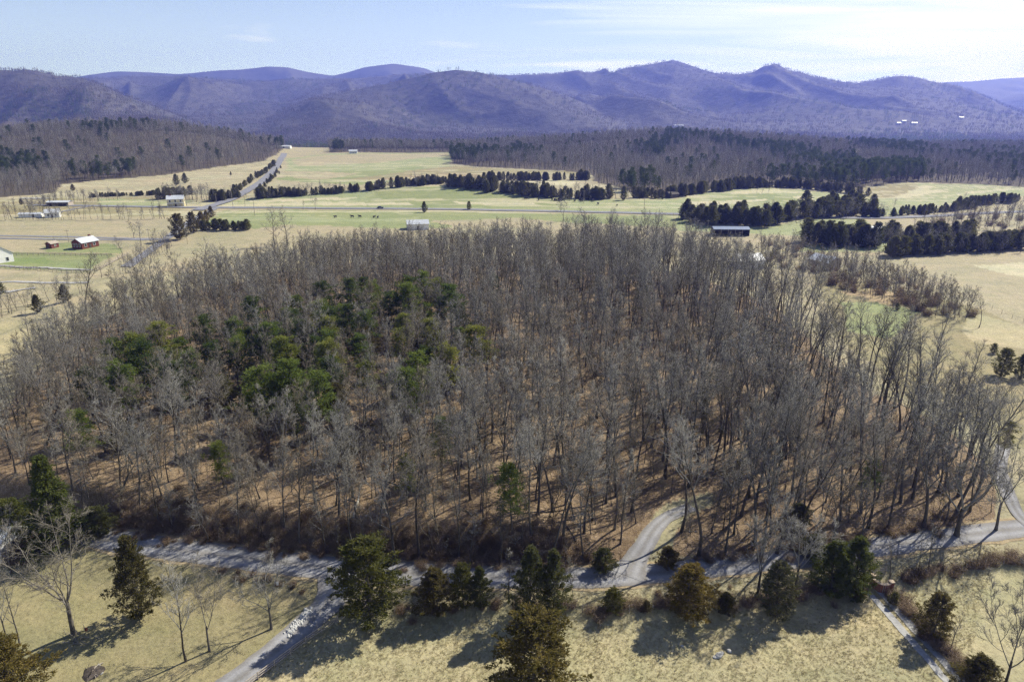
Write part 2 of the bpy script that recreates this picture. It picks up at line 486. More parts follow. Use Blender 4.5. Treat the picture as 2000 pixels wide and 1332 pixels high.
class MB:
    """collects boxes and tubes; build() makes ONE mesh"""
    def __init__(self): self.V = []; self.F = []
    def add(self, vs, fs):
        o = len(self.V); self.V += [tuple(v) for v in vs]; self.F += [tuple(i + o for i in f) for f in fs]
    def box(self, x0, x1, y0, y1, z0, z1, M=None):
        vs = [(x0, y0, z0), (x1, y0, z0), (x1, y1, z0), (x0, y1, z0), (x0, y0, z1), (x1, y0, z1), (x1, y1, z1), (x0, y1, z1)]
        if M is not None: vs = [tuple(M @ Vector(v)) for v in vs]
        self.add(vs, [(0, 3, 2, 1), (4, 5, 6, 7), (0, 1, 5, 4), (1, 2, 6, 5), (2, 3, 7, 6), (3, 0, 4, 7)])
    def tube(self, pts, rad, n=6):
        pts = [Vector(p) for p in pts]; rings = []
        for i, p in enumerate(pts):
            d = (pts[min(i + 1, len(pts) - 1)] - pts[max(i - 1, 0)]).normalized()
            a = d.orthogonal().normalized(); c_ = d.cross(a)
            r = rad[i] if isinstance(rad, (list, tuple)) else rad
            rings.append([p + (a * math.cos(2 * math.pi * k / n) + c_ * math.sin(2 * math.pi * k / n)) * r for k in range(n)])
        vs = [v for rg in rings for v in rg]; fs = []
        for i in range(len(pts) - 1):
            for k in range(n):
                fs.append((i * n + k, i * n + (k + 1) % n, (i + 1) * n + (k + 1) % n, (i + 1) * n + k))
        fs.append(tuple(range(n))[::-1]); fs.append(tuple((len(pts) - 1) * n + k for k in range(n)))
        self.add(vs, fs)
    def prism(self, prof, x0, x1):
        """profile of (y, z) pulled along x"""
        n = len(prof)
        vs = [(x0, y, z) for y, z in prof] + [(x1, y, z) for y, z in prof]
        fs = [tuple(range(n))[::-1], tuple(range(n, 2 * n))] + [(k, (k + 1) % n, n + (k + 1) % n, n + k) for k in range(n)]
        self.add(vs, fs)
    def mesh(self, name, mat):
        me = bpy.data.meshes.new(name); me.from_pydata(self.V, [], self.F); me.update()
        if mat: me.materials.append(MATS[mat])
        return me
    def build(self, name, mat, parent=None, loc=None, rz=0.0):
        return link(name, self.mesh(name, mat), parent, loc, rz)

# ------------------------------------------------------------------ the setting: ground, mountains, roads
WOOD = worldpoly([(-420, 985), (-150, 975), (0, 985), (120, 1000), (200, 1020), (260, 1043), (330, 1052), (500, 1078), (640, 1098), (800, 1110), (1000, 1117),
                  (1140, 1115), (1205, 1108), (1232, 1070), (1262, 1030), (1275, 1000), (1300, 985), (1330, 975), (1395, 962), (1400, 985), (1345, 1005), (1318, 1040), (1310, 1090),
                  (1500, 1090), (1690, 1060), (1850, 1035), (1940, 1015), (1945, 960), (1925, 905), (1880, 860), (1830, 825), (1760, 790),
                  (1690, 765), (1640, 715), (1590, 675), (1540, 620), (1500, 590), (1400, 555), (1250, 520), (1100, 508), (950, 510), (850, 505),
                  (700, 512), (560, 530), (470, 548), (400, 565), (300, 595), (200, 625), (110, 680), (50, 745), (-10, 820), (-150, 870), (-420, 900)])
TAN = (0.345, 0.302, 0.218); PALE = (0.455, 0.415, 0.31); GRN = (0.235, 0.258, 0.135); LGRN = (0.285, 0.302, 0.18); DGRN = (0.19, 0.235, 0.10)
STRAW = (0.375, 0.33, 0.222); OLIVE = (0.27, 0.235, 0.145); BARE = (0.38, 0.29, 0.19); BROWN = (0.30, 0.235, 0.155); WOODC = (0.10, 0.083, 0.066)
FIELDS = [  # later ones lie over earlier ones; (colour, outline, noise that frays the edge)
    (STRAW, [(640, 1160), (720, 1205), (900, 1180), (1100, 1165), (1400, 1160), (1660, 1150), (1990, 1100), (2500, 1070), (2800, 1600), (200, 1600), (430, 1345)]),
    (OLIVE, [(-300, 1060), (200, 1080), (420, 1120), (640, 1140), (660, 1165), (430, 1345), (200, 1600), (-800, 1600)]),
    (TAN, [(-400, 430), (330, 428), (345, 470), (250, 545), (170, 580), (60, 700), (-500, 800)]),
    (GRN, [(20, 493), (225, 497), (200, 512), (170, 530), (-60, 520)]),
    (DGRN, [(20, 504), (90, 503), (110, 510), (90, 516), (10, 516)]),
    (GRN, [(85, 483), (130, 473), (220, 478), (240, 495), (100, 492)]),
    (OLIVE, [(-400, 425), (330, 423), (360, 405), (300, 385), (-400, 395)]),
    (LGRN, [(190, 404), (340, 402), (380, 392), (190, 388)]),
    (TAN, [(110, 382), (250, 380), (420, 375), (460, 350), (530, 325), (520, 316), (430, 327), (330, 343), (200, 354), (120, 362)]),
    (LGRN, [(405, 404), (1180, 412), (1180, 392), (1030, 380), (960, 372), (880, 362), (760, 366), (620, 378), (480, 388), (430, 395)]),
    (GRN, [(700, 404), (1130, 409), (1100, 393), (980, 380), (880, 365), (740, 372)]),
    (PALE, [(420, 400), (600, 395), (800, 396), (800, 400), (600, 401), (430, 404)]),
    (PALE, [(480, 392), (640, 386), (720, 387), (640, 391), (500, 396)]),
    (PALE, [(880, 394), (1040, 397), (1040, 400), (900, 398)]),
    (GRN, [(395, 440), (500, 447), (560, 440), (850, 447), (1000, 430), (1350, 445), (1350, 422), (1000, 415), (600, 411), (430, 412)]),
    (LGRN, [(430, 425), (700, 428), (820, 424), (820, 431), (600, 434), (420, 432)]),
    (TAN, [(330, 500), (345, 470), (400, 455), (520, 458), (530, 475), (470, 520), (330, 540)]),
    (TAN, [(840, 432), (1000, 426), (1090, 433), (900, 445)]),
    (GRN, [(535, 350), (700, 362), (860, 352), (900, 340), (880, 322), (640, 335), (560, 345)]),
    (LGRN, [(560, 335), (720, 335), (880, 320), (880, 298), (650, 300), (560, 310)]),
    (TAN, [(580, 325), (740, 318), (880, 305), (872, 299), (640, 303), (570, 312)]),
    (OLIVE, [(650, 352), (860, 352), (960, 342), (1150, 342), (1150, 334), (1000, 331), (880, 325), (760, 340)]),
    (BROWN, [(690, 353), (860, 352), (960, 344), (900, 337), (800, 343)]),
    (TAN, [(560, 345), (640, 336), (700, 340), (620, 352)]),
    (PALE, [(1015, 360), (1110, 362), (1130, 356), (1100, 351), (1030, 351)]),
    (TAN, [(555, 297), (640, 297), (650, 286), (560, 287)]),
    (LGRN, [(1080, 412), (1330, 418), (1480, 420), (1560, 405), (1660, 385), (1640, 378), (1490, 366), (1400, 372), (1330, 388), (1200, 390), (1080, 392)]),
    (GRN, [(1380, 383), (1500, 378), (1600, 392), (1560, 402), (1420, 400)]),
    (PALE, [(1420, 374), (1520, 371), (1600, 377), (1520, 377), (1430, 380)]),
    (PALE, [(1345, 395), (1500, 388), (1500, 392), (1400, 400), (1350, 402)]),
    (PALE, [(1560, 382), (1600, 392), (1590, 396), (1545, 386)]),
    (LGRN, [(1310, 440), (1500, 445), (1560, 430), (1690, 427), (1690, 455), (1560, 462), (1320, 450)]),
    (LGRN, [(1690, 402), (1850, 402), (2080, 372), (2080, 366), (1900, 361), (1790, 358), (1690, 368)]),
    (OLIVE, [(1690, 388), (1752, 387), (1800, 362), (1775, 358), (1690, 368)]),
    (PALE, [(1745, 388), (1800, 363), (1830, 364), (1810, 372), (1860, 370), (1800, 383)]),
    (PALE, [(1830, 385), (1900, 374), (1990, 368), (1990, 371), (1900, 379)]),
    (LGRN, [(1690, 402), (1690, 425), (1760, 420), (1850, 405)]),
    (TAN, [(1840, 420), (1960, 408), (1990, 412), (1880, 425)]),
    (LGRN, [(1555, 492), (1720, 492), (1850, 478), (2100, 470), (2100, 461), (1880, 463), (1690, 470), (1580, 478)]),
    (TAN, [(1745, 515), (1830, 500), (2300, 490), (2500, 640), (2000, 632), (1900, 588), (1800, 545)]),
    (PALE, [(1900, 520), (2200, 500), (2300, 560), (1980, 540)]),
    (OLIVE, [(1590, 540), (1700, 555), (1900, 600), (2000, 640), (2600, 700), (2700, 900), (2050, 900), (1950, 860), (1760, 760), (1640, 660)]),
    (GRN, [(1640, 590), (1740, 590), (1790, 610), (1740, 660), (1660, 650)]),
    (STRAW, [(1900, 610), (2000, 640), (2300, 680), (2300, 720), (1900, 670), (1880, 640)]),
    (BARE, [(1640, 570), (1720, 565), (1790, 590), (1750, 600)]),
    (STRAW, [(-50, 640), (60, 620), (40, 700), (-60, 740)]),
    (TAN, [(1030, 268), (1150, 268), (1130, 258), (1080, 256), (1050, 260)]),
    (LGRN, [(1615, 272), (1680, 272), (1680, 262), (1620, 262)]),
    (TAN, [(1660, 298), (1710, 299), (1710, 291), (1660, 292)]),
]
FW = []
for colr, px in FIELDS:
    FW.append((colr, worldpoly(px)))
WOODS_FAR = []     # filled with world outlines below
LEFT_FRONT = [G(u, v)[:2] for u, v in [(-500, 395), (-100, 388), (0, 386), (100, 378), (125, 360), (200, 352), (330, 341), (430, 326), (515, 315), (538, 303), (552, 292)]]
CEN_FRONT = [G(u, v)[:2] for u, v in [(562, 286), (640, 287), (645, 298), (780, 299), (880, 298), (884, 320), (930, 326), (1010, 330), (1100, 334), (1155, 340), (1165, 358), (1230, 376),
                                      (1330, 384), (1390, 370), (1470, 362), (1560, 364), (1640, 373), (1690, 366), (1780, 356), (1900, 360), (2000, 366), (2150, 372), (2600, 380)]]
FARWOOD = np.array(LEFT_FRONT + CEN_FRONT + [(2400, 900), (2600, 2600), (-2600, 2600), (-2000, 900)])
CLEAR = [worldpoly(p) for p in ([(1030, 268), (1150, 268), (1130, 258), (1080, 256), (1050, 260)], [(1615, 272), (1680, 272), (1680, 262), (1620, 262)],
                                [(1660, 300), (1710, 300), (1710, 291), (1660, 292)], [(555, 297), (640, 297), (650, 286), (560, 287)])]

def ground_mesh():
    ang = np.concatenate([np.linspace(-math.pi, -0.80, 40, endpoint=False), np.linspace(-0.80, 0.80, 640), np.linspace(0.80, math.pi, 40)[1:]])
    rad = np.concatenate([[2, 12, 26, 38], np.geomspace(48, 3500, 480)])
    A, Rr = np.meshgrid(ang, rad)
    X = Rr * np.sin(A); Y = Rr * np.cos(A)
    Z = height(X, np.maximum(Y, -50)) - np.where(Y > 2350, 6.0, 0.0)     # the mountains' own sheet takes over from here
    na, nr = len(ang), len(rad)
    V = np.stack([X, Y, Z], -1).reshape(-1, 3)
    V = np.vstack([V, [[0, 0, hz(0, 0)]]])
    i = np.arange(nr - 1)[:, None] * na + np.arange(na - 1)[None, :]
    i = i.ravel()
    Q = np.stack([i, i + 1, i + na + 1, i + na], -1)[:, ::-1]
    k = np.arange(na - 1)
    T = np.stack([np.full(na - 1, len(V) - 1), k + 1, k], -1)[:, ::-1]
    me = mesh_np('ground', V, quads=Q, tris=T, mat='ground', smooth=True)
    x, y = V[:, 0], V[:, 1]
    C = np.tile(np.array(TAN), (len(V), 1))
    wx = x + 2.5 * (fbm(x / 9, y / 9, 3) - 0.5) * np.clip(y / 150, 0.3, 3)
    wy = y + 2.5 * (fbm(x / 9 + 40, y / 9, 3) - 0.5) * np.clip(y / 150, 0.3, 3)
    for colr, poly in FW:
        m = inpoly(wx, wy, poly)
        C[m] = colr
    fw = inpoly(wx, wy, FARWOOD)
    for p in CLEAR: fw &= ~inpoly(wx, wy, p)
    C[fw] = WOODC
    # mown and drilled stripes in the pastures, worn paths
    str_ = sstep(0.60, 0.68, fbm(x / 75 + 2, y / 5.5, 2)) * ((y > 430) & (y < 900) & ~fw)
    C = C * (1 - 0.7 * str_[:, None]) + np.array(PALE) * 0.7 * str_[:, None]
    lit = inpoly(wx, wy, WOOD).astype(np.float32)
    # dark weedy bank between road and wood
    d = wy - road_y(wx)
    lit = np.maximum(lit, ((d > 2.6) & (d < 12) & (x > -100) & (x < 19)).astype(np.float32))
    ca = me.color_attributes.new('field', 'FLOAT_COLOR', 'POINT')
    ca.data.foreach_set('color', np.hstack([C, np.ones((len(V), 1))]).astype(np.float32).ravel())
    la = me.attributes.new('litter', 'FLOAT', 'POINT')
    la.data.foreach_set('value', lit)
    return me
ground = tag(link('ground', ground_mesh()), kind='structure')

def mountain_mesh():
    U = np.linspace(-1.02, 1.02, 760); Yd = np.concatenate([np.geomspace(2330, 6000, 250), np.geomspace(6000, 9300, 90)[1:]])
    UU, YY = np.meshgrid(U, Yd)
    X = UU * YY; Z = height(X, YY)
    Z = Z - 1.0 * (YY < 2345)
    V = np.stack([X, YY, Z], -1).reshape(-1, 3)
    na, nr = len(U), len(Yd)
    i = (np.arange(nr - 1)[:, None] * na + np.arange(na - 1)[None, :]).ravel()
    return mesh_np('mountains', V, quads=np.stack([i, i + 1, i + na + 1, i + na], -1), mat='mountain', smooth=True)
mountains = tag(link('mountains', mountain_mesh()), kind='structure')

def spline(pts, step):
    P = np.array(pts, float)
    d = np.concatenate([[0], np.cumsum(np.hypot(*np.diff(P[:, :2], axis=0).T))])
    n = max(int(d[-1] / step), 2)
    s = np.linspace(0, d[-1], n)
    out = np.stack([np.interp(s, d, P[:, 0]), np.interp(s, d, P[:, 1])], -1)
    k = max(1, int((d[-1] / (len(P) - 1)) / step * 0.6)); k = min(k, n // 4)
    if k > 1:
        ker = np.hanning(2 * k + 3); ker /= ker.sum(); h_ = len(ker) // 2
        for a in range(2):
            col = out[:, a]
            pad = np.concatenate([2 * col[0] - col[h_:0:-1], col, 2 * col[-1] - col[-2:-h_ - 2:-1]])
            out[:, a] = np.convolve(pad, ker, 'valid')
    return out
def ribbon(name, line, width, lift, mat, offset=0.0, fray=0.15, across=9):
    n = len(line); tdir = np.gradient(line, axis=0); tdir /= np.linalg.norm(tdir, axis=1)[:, None]
    nrm = np.stack([-tdir[:, 1], tdir[:, 0]], -1)
    wv = np.broadcast_to(np.asarray(width, float), (n,)).copy()
    V = []
    for k in range(across):
        t = k / (across - 1) - 0.5
        ed = (fray * (fbm(np.arange(n) / 3.0 + 50 * k, np.full(n, 3.3 * k), 3) - 0.5) * 2) if k in (0, across - 1) else 0
        p = line + nrm * (offset + t * wv + ed)[:, None]
        V.append(np.column_stack([p, height(p[:, 0], p[:, 1]) + lift]))
    V = np.stack(V, 1).reshape(-1, 3)
    i = (np.arange(n - 1)[:, None] * across + np.arange(across - 1)[None, :]).ravel()
    me = mesh_np(name, V, quads=np.stack([i, i + across, i + across + 1, i + 1], -1)[:, ::-1], mat=mat, smooth=True)
    aa = me.attributes.new('across', 'FLOAT', 'POINT'); aa.data.foreach_set('value', np.tile(np.linspace(-0.5, 0.5, across), n).astype(np.float32))
    return link(name, me)
def pxline(px, step): return spline([G(u, v)[:2] for u, v in px], step)
ROADL = spline(list(zip(ROAD_X, ROAD_Y)), 0.8)
rw = 5.0 - 0.7 * sstep(-20, 30, ROADL[:, 0])
tag(ribbon('road_verge', ROADL, rw + 1.2, 0.045, 'dirt_verge', fray=0.5), kind='structure')
tag(ribbon('road', ROADL, rw, 0.075, 'gravel_road', fray=0.22), kind='structure')
DRIVE_IN = pxline([(1221, 1124), (1232, 1108), (1258, 1065), (1285, 1025), (1305, 1008), (1332, 998), (1352, 990)], 0.6)
tag(ribbon('wood_driveway', DRIVE_IN, np.interp(np.arange(len(DRIVE_IN)), [0, 4, 10, 30], [7.0, 4.2, 3.0, 2.4]), 0.105, 'gravel_road', fray=0.2), kind='structure')
DRIVE_LO = pxline([(668, 1126), (660, 1150), (640, 1182), (600, 1217), (560, 1252), (505, 1298), (440, 1345), (360, 1400), (200, 1500)], 0.6)
tag(ribbon('yard_driveway', DRIVE_LO, np.interp(np.arange(len(DRIVE_LO)), [0, 10, 30], [7, 4.0, 3.7]), 0.11, 'gravel_road', fray=0.2), kind='structure')
TRACK = pxline([(1683, 1128), (1697, 1146), (1712, 1160), (1760, 1213), (1802, 1262), (1850, 1315), (1900, 1372), (2000, 1480)], 0.6)
tag(ribbon('farm_track', TRACK, 1.0, 0.06, 'pale_gravel', -0.85, 0.16, 3), kind='structure')
tag(ribbon('farm_track', TRACK, 1.05, 0.06, 'pale_gravel', 0.85, 0.16, 3), kind='structure')
PATH_R = pxline([(2030, 1040), (1990, 1010), (1965, 960), (1950, 915), (1960, 870)], 1.0)
tag(ribbon('path', PATH_R, 2.4, 0.12, 'gravel_road'), kind='structure')
HIGH = pxline([(60, 401), (300, 405), (420, 406), (600, 407), (800, 408.5), (950, 411), (1100, 413.5), (1300, 418), (1500, 423.5), (1650, 427), (1780, 425), (1900, 418), (2100, 408)], 6)
tag(ribbon('highway', HIGH, 7.5, 0.35, 'asphalt'), kind='structure')
SIDE = pxline([(385, 412), (420, 400), (463, 388), (500, 364), (530, 339), (548, 313), (556, 300)], 6)
tag(ribbon('side_road', SIDE, 8.5, 0.6, 'asphalt', across=4), kind='structure')
LEFTRD = pxline([(425, 405), (400, 417), (375, 432), (340, 456), (308, 479), (272, 504), (248, 522)], 3)
tag(ribbon('lane', LEFTRD, 4.8, 0.3, 'asphalt'), kind='structure')
for i_, (px, w_) in enumerate([([(-200, 460), (0, 461), (150, 463), (230, 466), (325, 467)], 3.0), ([(-200, 465), (0, 466), (120, 468), (220, 469), (320, 468)], 3.0), ([(-100, 517), (0, 519), (100, 524), (178, 528)], 2.6),
                ([(-60, 550), (60, 551), (175, 552)], 2.2), ([(-60, 575), (0, 571), (70, 563)], 2.6), ([(115, 415), (150, 408), (185, 402)], 3.0), ([(40, 388), (95, 388)], 6.0)]):
    tag(ribbon('farm_lane', pxline(px, 3), w_, 0.16 + 0.02 * i_, 'asphalt' if w_ == 3.0 else 'pale_gravel', fray=0.3, across=3), kind='structure')
# ------------------------------------------------------------------ tree prototypes
def seg_mesh(P0, P1, R0, R1, sides):
    P0 = np.asarray(P0); P1 = np.asarray(P1); R0 = np.asarray(R0); R1 = np.asarray(R1)
    d = P1 - P0; L = np.linalg.norm(d, axis=1, keepdims=True); d = d / np.maximum(L, 1e-6)
    ref = np.where(np.abs(d[:, 2:3]) > 0.9, np.array([[1.0, 0, 0]]), np.array([[0, 0, 1.0]]))
    a = np.cross(d, ref); a /= np.maximum(np.linalg.norm(a, axis=1, keepdims=True), 1e-6); c = np.cross(d, a)
    an = np.arange(sides) * 2 * np.pi / sides
    ring = a[:, None, :] * np.cos(an)[None, :, None] + c[:, None, :] * np.sin(an)[None, :, None]
    n = len(P0)
    V0 = P0[:, None, :] + ring * R0[:, None, None]; V1 = P1[:, None, :] + ring * R1[:, None, None]
    V = np.concatenate([V0, V1], 1).reshape(-1, 3)
    o = (np.arange(n) * 2 * sides)[:, None]; k = np.arange(sides)[None, :]; k2 = (k + 1) % sides
    Q = np.stack([o + k, o + k2, o + sides + k2, o + sides + k], -1).reshape(-1, 4)
    return V, Q
def cone_mesh(P0, P1, R0):
    P0 = np.asarray(P0); P1 = np.asarray(P1); R0 = np.asarray(R0); d = P1 - P0
    d = d / np.maximum(np.linalg.norm(d, axis=1, keepdims=True), 1e-6)
    ref = np.where(np.abs(d[:, 2:3]) > 0.9, np.array([[1.0, 0, 0]]), np.array([[0, 0, 1.0]]))
    a = np.cross(d, ref); a /= np.maximum(np.linalg.norm(a, axis=1, keepdims=True), 1e-6); c = np.cross(d, a)
    n = len(P0); an = np.arange(3) * 2 * np.pi / 3
    ring = P0[:, None, :] + (a[:, None, :] * np.cos(an)[None, :, None] + c[:, None, :] * np.sin(an)[None, :, None]) * R0[:, None, None]
    V = np.concatenate([ring, P1[:, None, :]], 1).reshape(-1, 3); o = (np.arange(n) * 4)[:, None]
    T = np.concatenate([o + np.array([[0, 1, 3]]), o + np.array([[1, 2, 3]]), o + np.array([[2, 0, 3]])], 0)
    return V, T
def unit(v): return v / max(np.linalg.norm(v), 1e-9)
def grow(rng, p, d, length, r0, r1, n, wob, up):
    """a bending limb: list of points and radii"""
    pts = [p]; rad = [r0]; d = unit(d)
    for i in range(n):
        d = unit(d + rng.normal(0, wob, 3) + np.array([0, 0, up]))
        p = p + d * length / n
        pts.append(p); rad.append(r0 + (r1 - r0) * (i + 1) / n)
    return pts, rad
def side_dir(rng, axis, ang, az=None):
    axis = unit(axis); ref = np.array([1.0, 0, 0]) if abs(axis[2]) > 0.9 else np.array([0, 0, 1.0])
    a = unit(np.cross(axis, ref)); c = np.cross(axis, a)
    az = rng.uniform(0, 2 * np.pi) if az is None else az
    return axis * math.cos(ang) + (a * math.cos(az) + c * math.sin(az)) * math.sin(ang)

def bare_tree(seed, H=20.0, clear=0.42, n1=14, n2=7, n3=6, n4=5, spread=0.27, ang=(0.55, 0.95), up=0.10, rbase=0.0115, lean=0.0, fork=0, twig=0.012, crook=0.05):
    """returns (trunk segments, limb segments, twig cones)"""
    rng = np.random.default_rng(seed)
    T0, T1, TA, TB = [], [], [], []; L0, L1, LA, LB = [], [], [], []; W0, W1, WA = [], [], []
    def put(pts, rad, S):
        for i in range(len(pts) - 1):
            S[0].append(pts[i]); S[1].append(pts[i + 1]); S[2].append(rad[i]); S[3].append(rad[i + 1])
    TR = (T0, T1, TA, TB); LI = (L0, L1, LA, LB)
    axes = []
    r0 = H * rbase
    th = H * (0.3 if fork else 1.0)
    d0 = np.array([lean * rng.uniform(0.6, 1), lean * rng.uniform(-1, 1) * 0.5, 1.0])
    pts, rad = grow(rng, np.zeros(3), d0, th, r0, r0 * (0.72 if fork else 0.12), 5 if fork else 12, crook * (0.4 if fork else 1), 0.02)
    rad[0] *= 1.35
    put(pts, rad, TR)
    if fork:
        for f in range(fork):
            dd = side_dir(rng, np.array([0, 0, 1.0]), rng.uniform(0.25, 0.6), 2 * np.pi * (f + rng.uniform(-.25, .25)) / fork)
            q, qr = grow(rng, pts[-1 - (f % 2)], dd, H * rng.uniform(0.6, 0.74), r0 * 0.44, r0 * 0.06, 9, crook * 1.3, 0.06)
            put(q, qr, LI); axes.append((q, qr, 0.16, max(6, int(n1 * 1.7 / fork))))
    else:
        axes.append((pts, rad, clear, n1))
    def at(pts, rad, t):
        f = t * (len(pts) - 1); i = min(int(f), len(pts) - 2); k = f - i
        return pts[i] * (1 - k) + pts[i + 1] * k, rad[i] * (1 - k) + rad[i + 1] * k, pts[i + 1] - pts[i]
    for ax, ar, cl, cnt in axes:
        gold = rng.uniform(0, 6)
        for i in range(cnt):
            t = cl + (0.985 - cl) * (i + rng.uniform(0, 0.9)) / cnt
            p, r, dd = at(ax, ar, t)
            rel = (t - cl) / (1 - cl)
            ln = H * spread * (1.0 - 0.62 * rel ** 1.3) * rng.uniform(0.75, 1.2)
            if rng.random() < 0.12: ln *= 0.45
            bd = side_dir(rng, dd, rng.uniform(*ang) * (1 - 0.25 * rel), gold + i * 2.4)
            q, qr = grow(rng, p, bd, ln, min(r * 0.62, 0.016 * ln + 0.035), 0.022, 5, 0.13, up)
            put(q, qr, LI)
            for j in range(n2):
                t2 = 0.2 + 0.8 * (j + rng.uniform(0, 1)) / n2
                p2, r2, d2 = at(q, qr, min(t2, 0.99))
                l2 = ln * 0.46 * (1.15 - 0.6 * t2) * rng.uniform(0.7, 1.3)
                s, sr = grow(rng, p2, side_dir(rng, d2, rng.uniform(0.5, 0.95)), l2, min(r2 * 0.75, 0.038), 0.014, 3, 0.15, up)
                put(s, sr, LI)
                for k in range(n3):
                    t3 = 0.15 + 0.85 * (k + rng.uniform(0, 1)) / n3
                    p3, r3, d3 = at(s, sr, min(t3, 0.99))
                    l3 = max(l2 * 0.5 * (1.2 - 0.6 * t3), 0.45) * rng.uniform(0.7, 1.3)
                    e = p3 + unit(side_dir(rng, d3, rng.uniform(0.45, 0.95)) + np.array([0, 0, up * 1.5])) * l3
                    W0.append(p3); W1.append(e); WA.append(twig * 1.25)
                    for m in range(n4):
                        t4 = rng.uniform(0.1, 0.95); p4 = p3 + (e - p3) * t4
                        W0.append(p4); W1.append(p4 + unit(side_dir(rng, e - p3, rng.uniform(0.4, 0.9)) + np.array([0, 0, up])) * l3 * rng.uniform(0.35, 0.75)); WA.append(twig)
    return TR, LI, (W0, W1, WA)
def bare_meshes(name, trunk_mat, crown_mat, sides=6, **kw):
    TR, LI, TW = bare_tree(**kw)
    Vt, Qt = seg_mesh(*TR, sides)
    Vl, Ql = seg_mesh(*LI, 4)
    Vw, Tw = cone_mesh(*TW)
    mt = mesh_np(name + '_trunk', Vt, quads=Qt, mat=trunk_mat, smooth=True)
    mc = mesh_np(name + '_crown', np.vstack([Vl, Vw]), quads=Ql, tris=Tw + len(Vl), mat=crown_mat)
    mj = mesh_np(name, np.vstack([Vt, Vl, Vw]), quads=np.vstack([Qt, Ql + len(Vt)]), tris=Tw + len(Vt) + len(Vl), mat=trunk_mat)
    mj.materials.append(MATS[crown_mat])
    mi = np.zeros(len(mj.polygons), np.int32); mi[len(Qt):] = 1
    mj.polygons.foreach_set('material_index', mi)
    return mt, mc, mj

BARE_P = []      # (trunk mesh, crown mesh, joined mesh, height)
for i in range(5):   # tall straight forest-grown trees
    BARE_P.append((*bare_meshes('tall_bare', 'bark', 'twig', seed=100 + i, H=21, clear=0.40 + 0.04 * i, n1=15, n3=5, n4=4, spread=0.215 + 0.015 * i, ang=(0.45, 0.85), up=0.10), 21))
for i in range(4):   # broader crowns
    BARE_P.append((*bare_meshes('broad_bare', 'bark', 'twig', seed=200 + i, H=17, clear=0.32, n1=15, n3=5, n4=4, spread=0.33, ang=(0.55, 0.95), up=0.07, lean=0.10), 17))
for i in range(2):   # forked
    BARE_P.append((*bare_meshes('forked_bare', 'bark', 'twig', seed=300 + i, H=18, n1=14, spread=0.22, fork=3, up=0.08), 18))
SAP_P = [(*bare_meshes('sapling', 'bark', 'rusty_twig', seed=400 + i, H=8, clear=0.2, n1=11, n2=5, n3=5, n4=3, spread=0.28, ang=(0.4, 0.8), up=0.12, rbase=0.007, twig=0.010), 8) for i in range(3)]

# ---- evergreens: leaf sprays as small triangles
def sprays(rng, centres, axes, count, size, length, width, nblade, upb=0.25):
    """count sprays round each centre; each spray a fan of thin leaves"""
    V = []; n = len(centres)
    C = np.repeat(np.asarray(centres), count, 0); A = np.repeat(np.asarray(axes), count, 0)
    S = np.repeat(np.broadcast_to(np.asarray(size, float), (n,)), count)
    off = rng.normal(0, 1, C.shape); off *= S[:, None] * 0.5
    off[:, 2] *= 0.75
    B = C + off
    dirs = A + off / np.maximum(S, 1e-3)[:, None] * 0.8 + rng.normal(0, 0.35, C.shape)
    dirs[:, 2] += upb
    dirs /= np.linalg.norm(dirs, axis=1, keepdims=True)
    out = []
    for k in range(nblade):
        d = dirs + rng.normal(0, 0.45, dirs.shape); d /= np.linalg.norm(d, axis=1, keepdims=True)
        s = np.cross(d, rng.normal(0, 1, d.shape)); s /= np.maximum(np.linalg.norm(s, axis=1, keepdims=True), 1e-6)
        ln = length * rng.uniform(0.6, 1.3, (len(B), 1)); wd = width * rng.uniform(0.7, 1.3, (len(B), 1))
        b0 = B - d * ln * 0.25
        out.append(np.stack([b0 - s * wd * 0.4 + d * ln * 0.2, b0 + d * ln, b0 + s * wd + d * ln * 0.35], 1))
    V = np.concatenate(out, 0).reshape(-1, 3)
    return V, np.arange(len(V)).reshape(-1, 3)
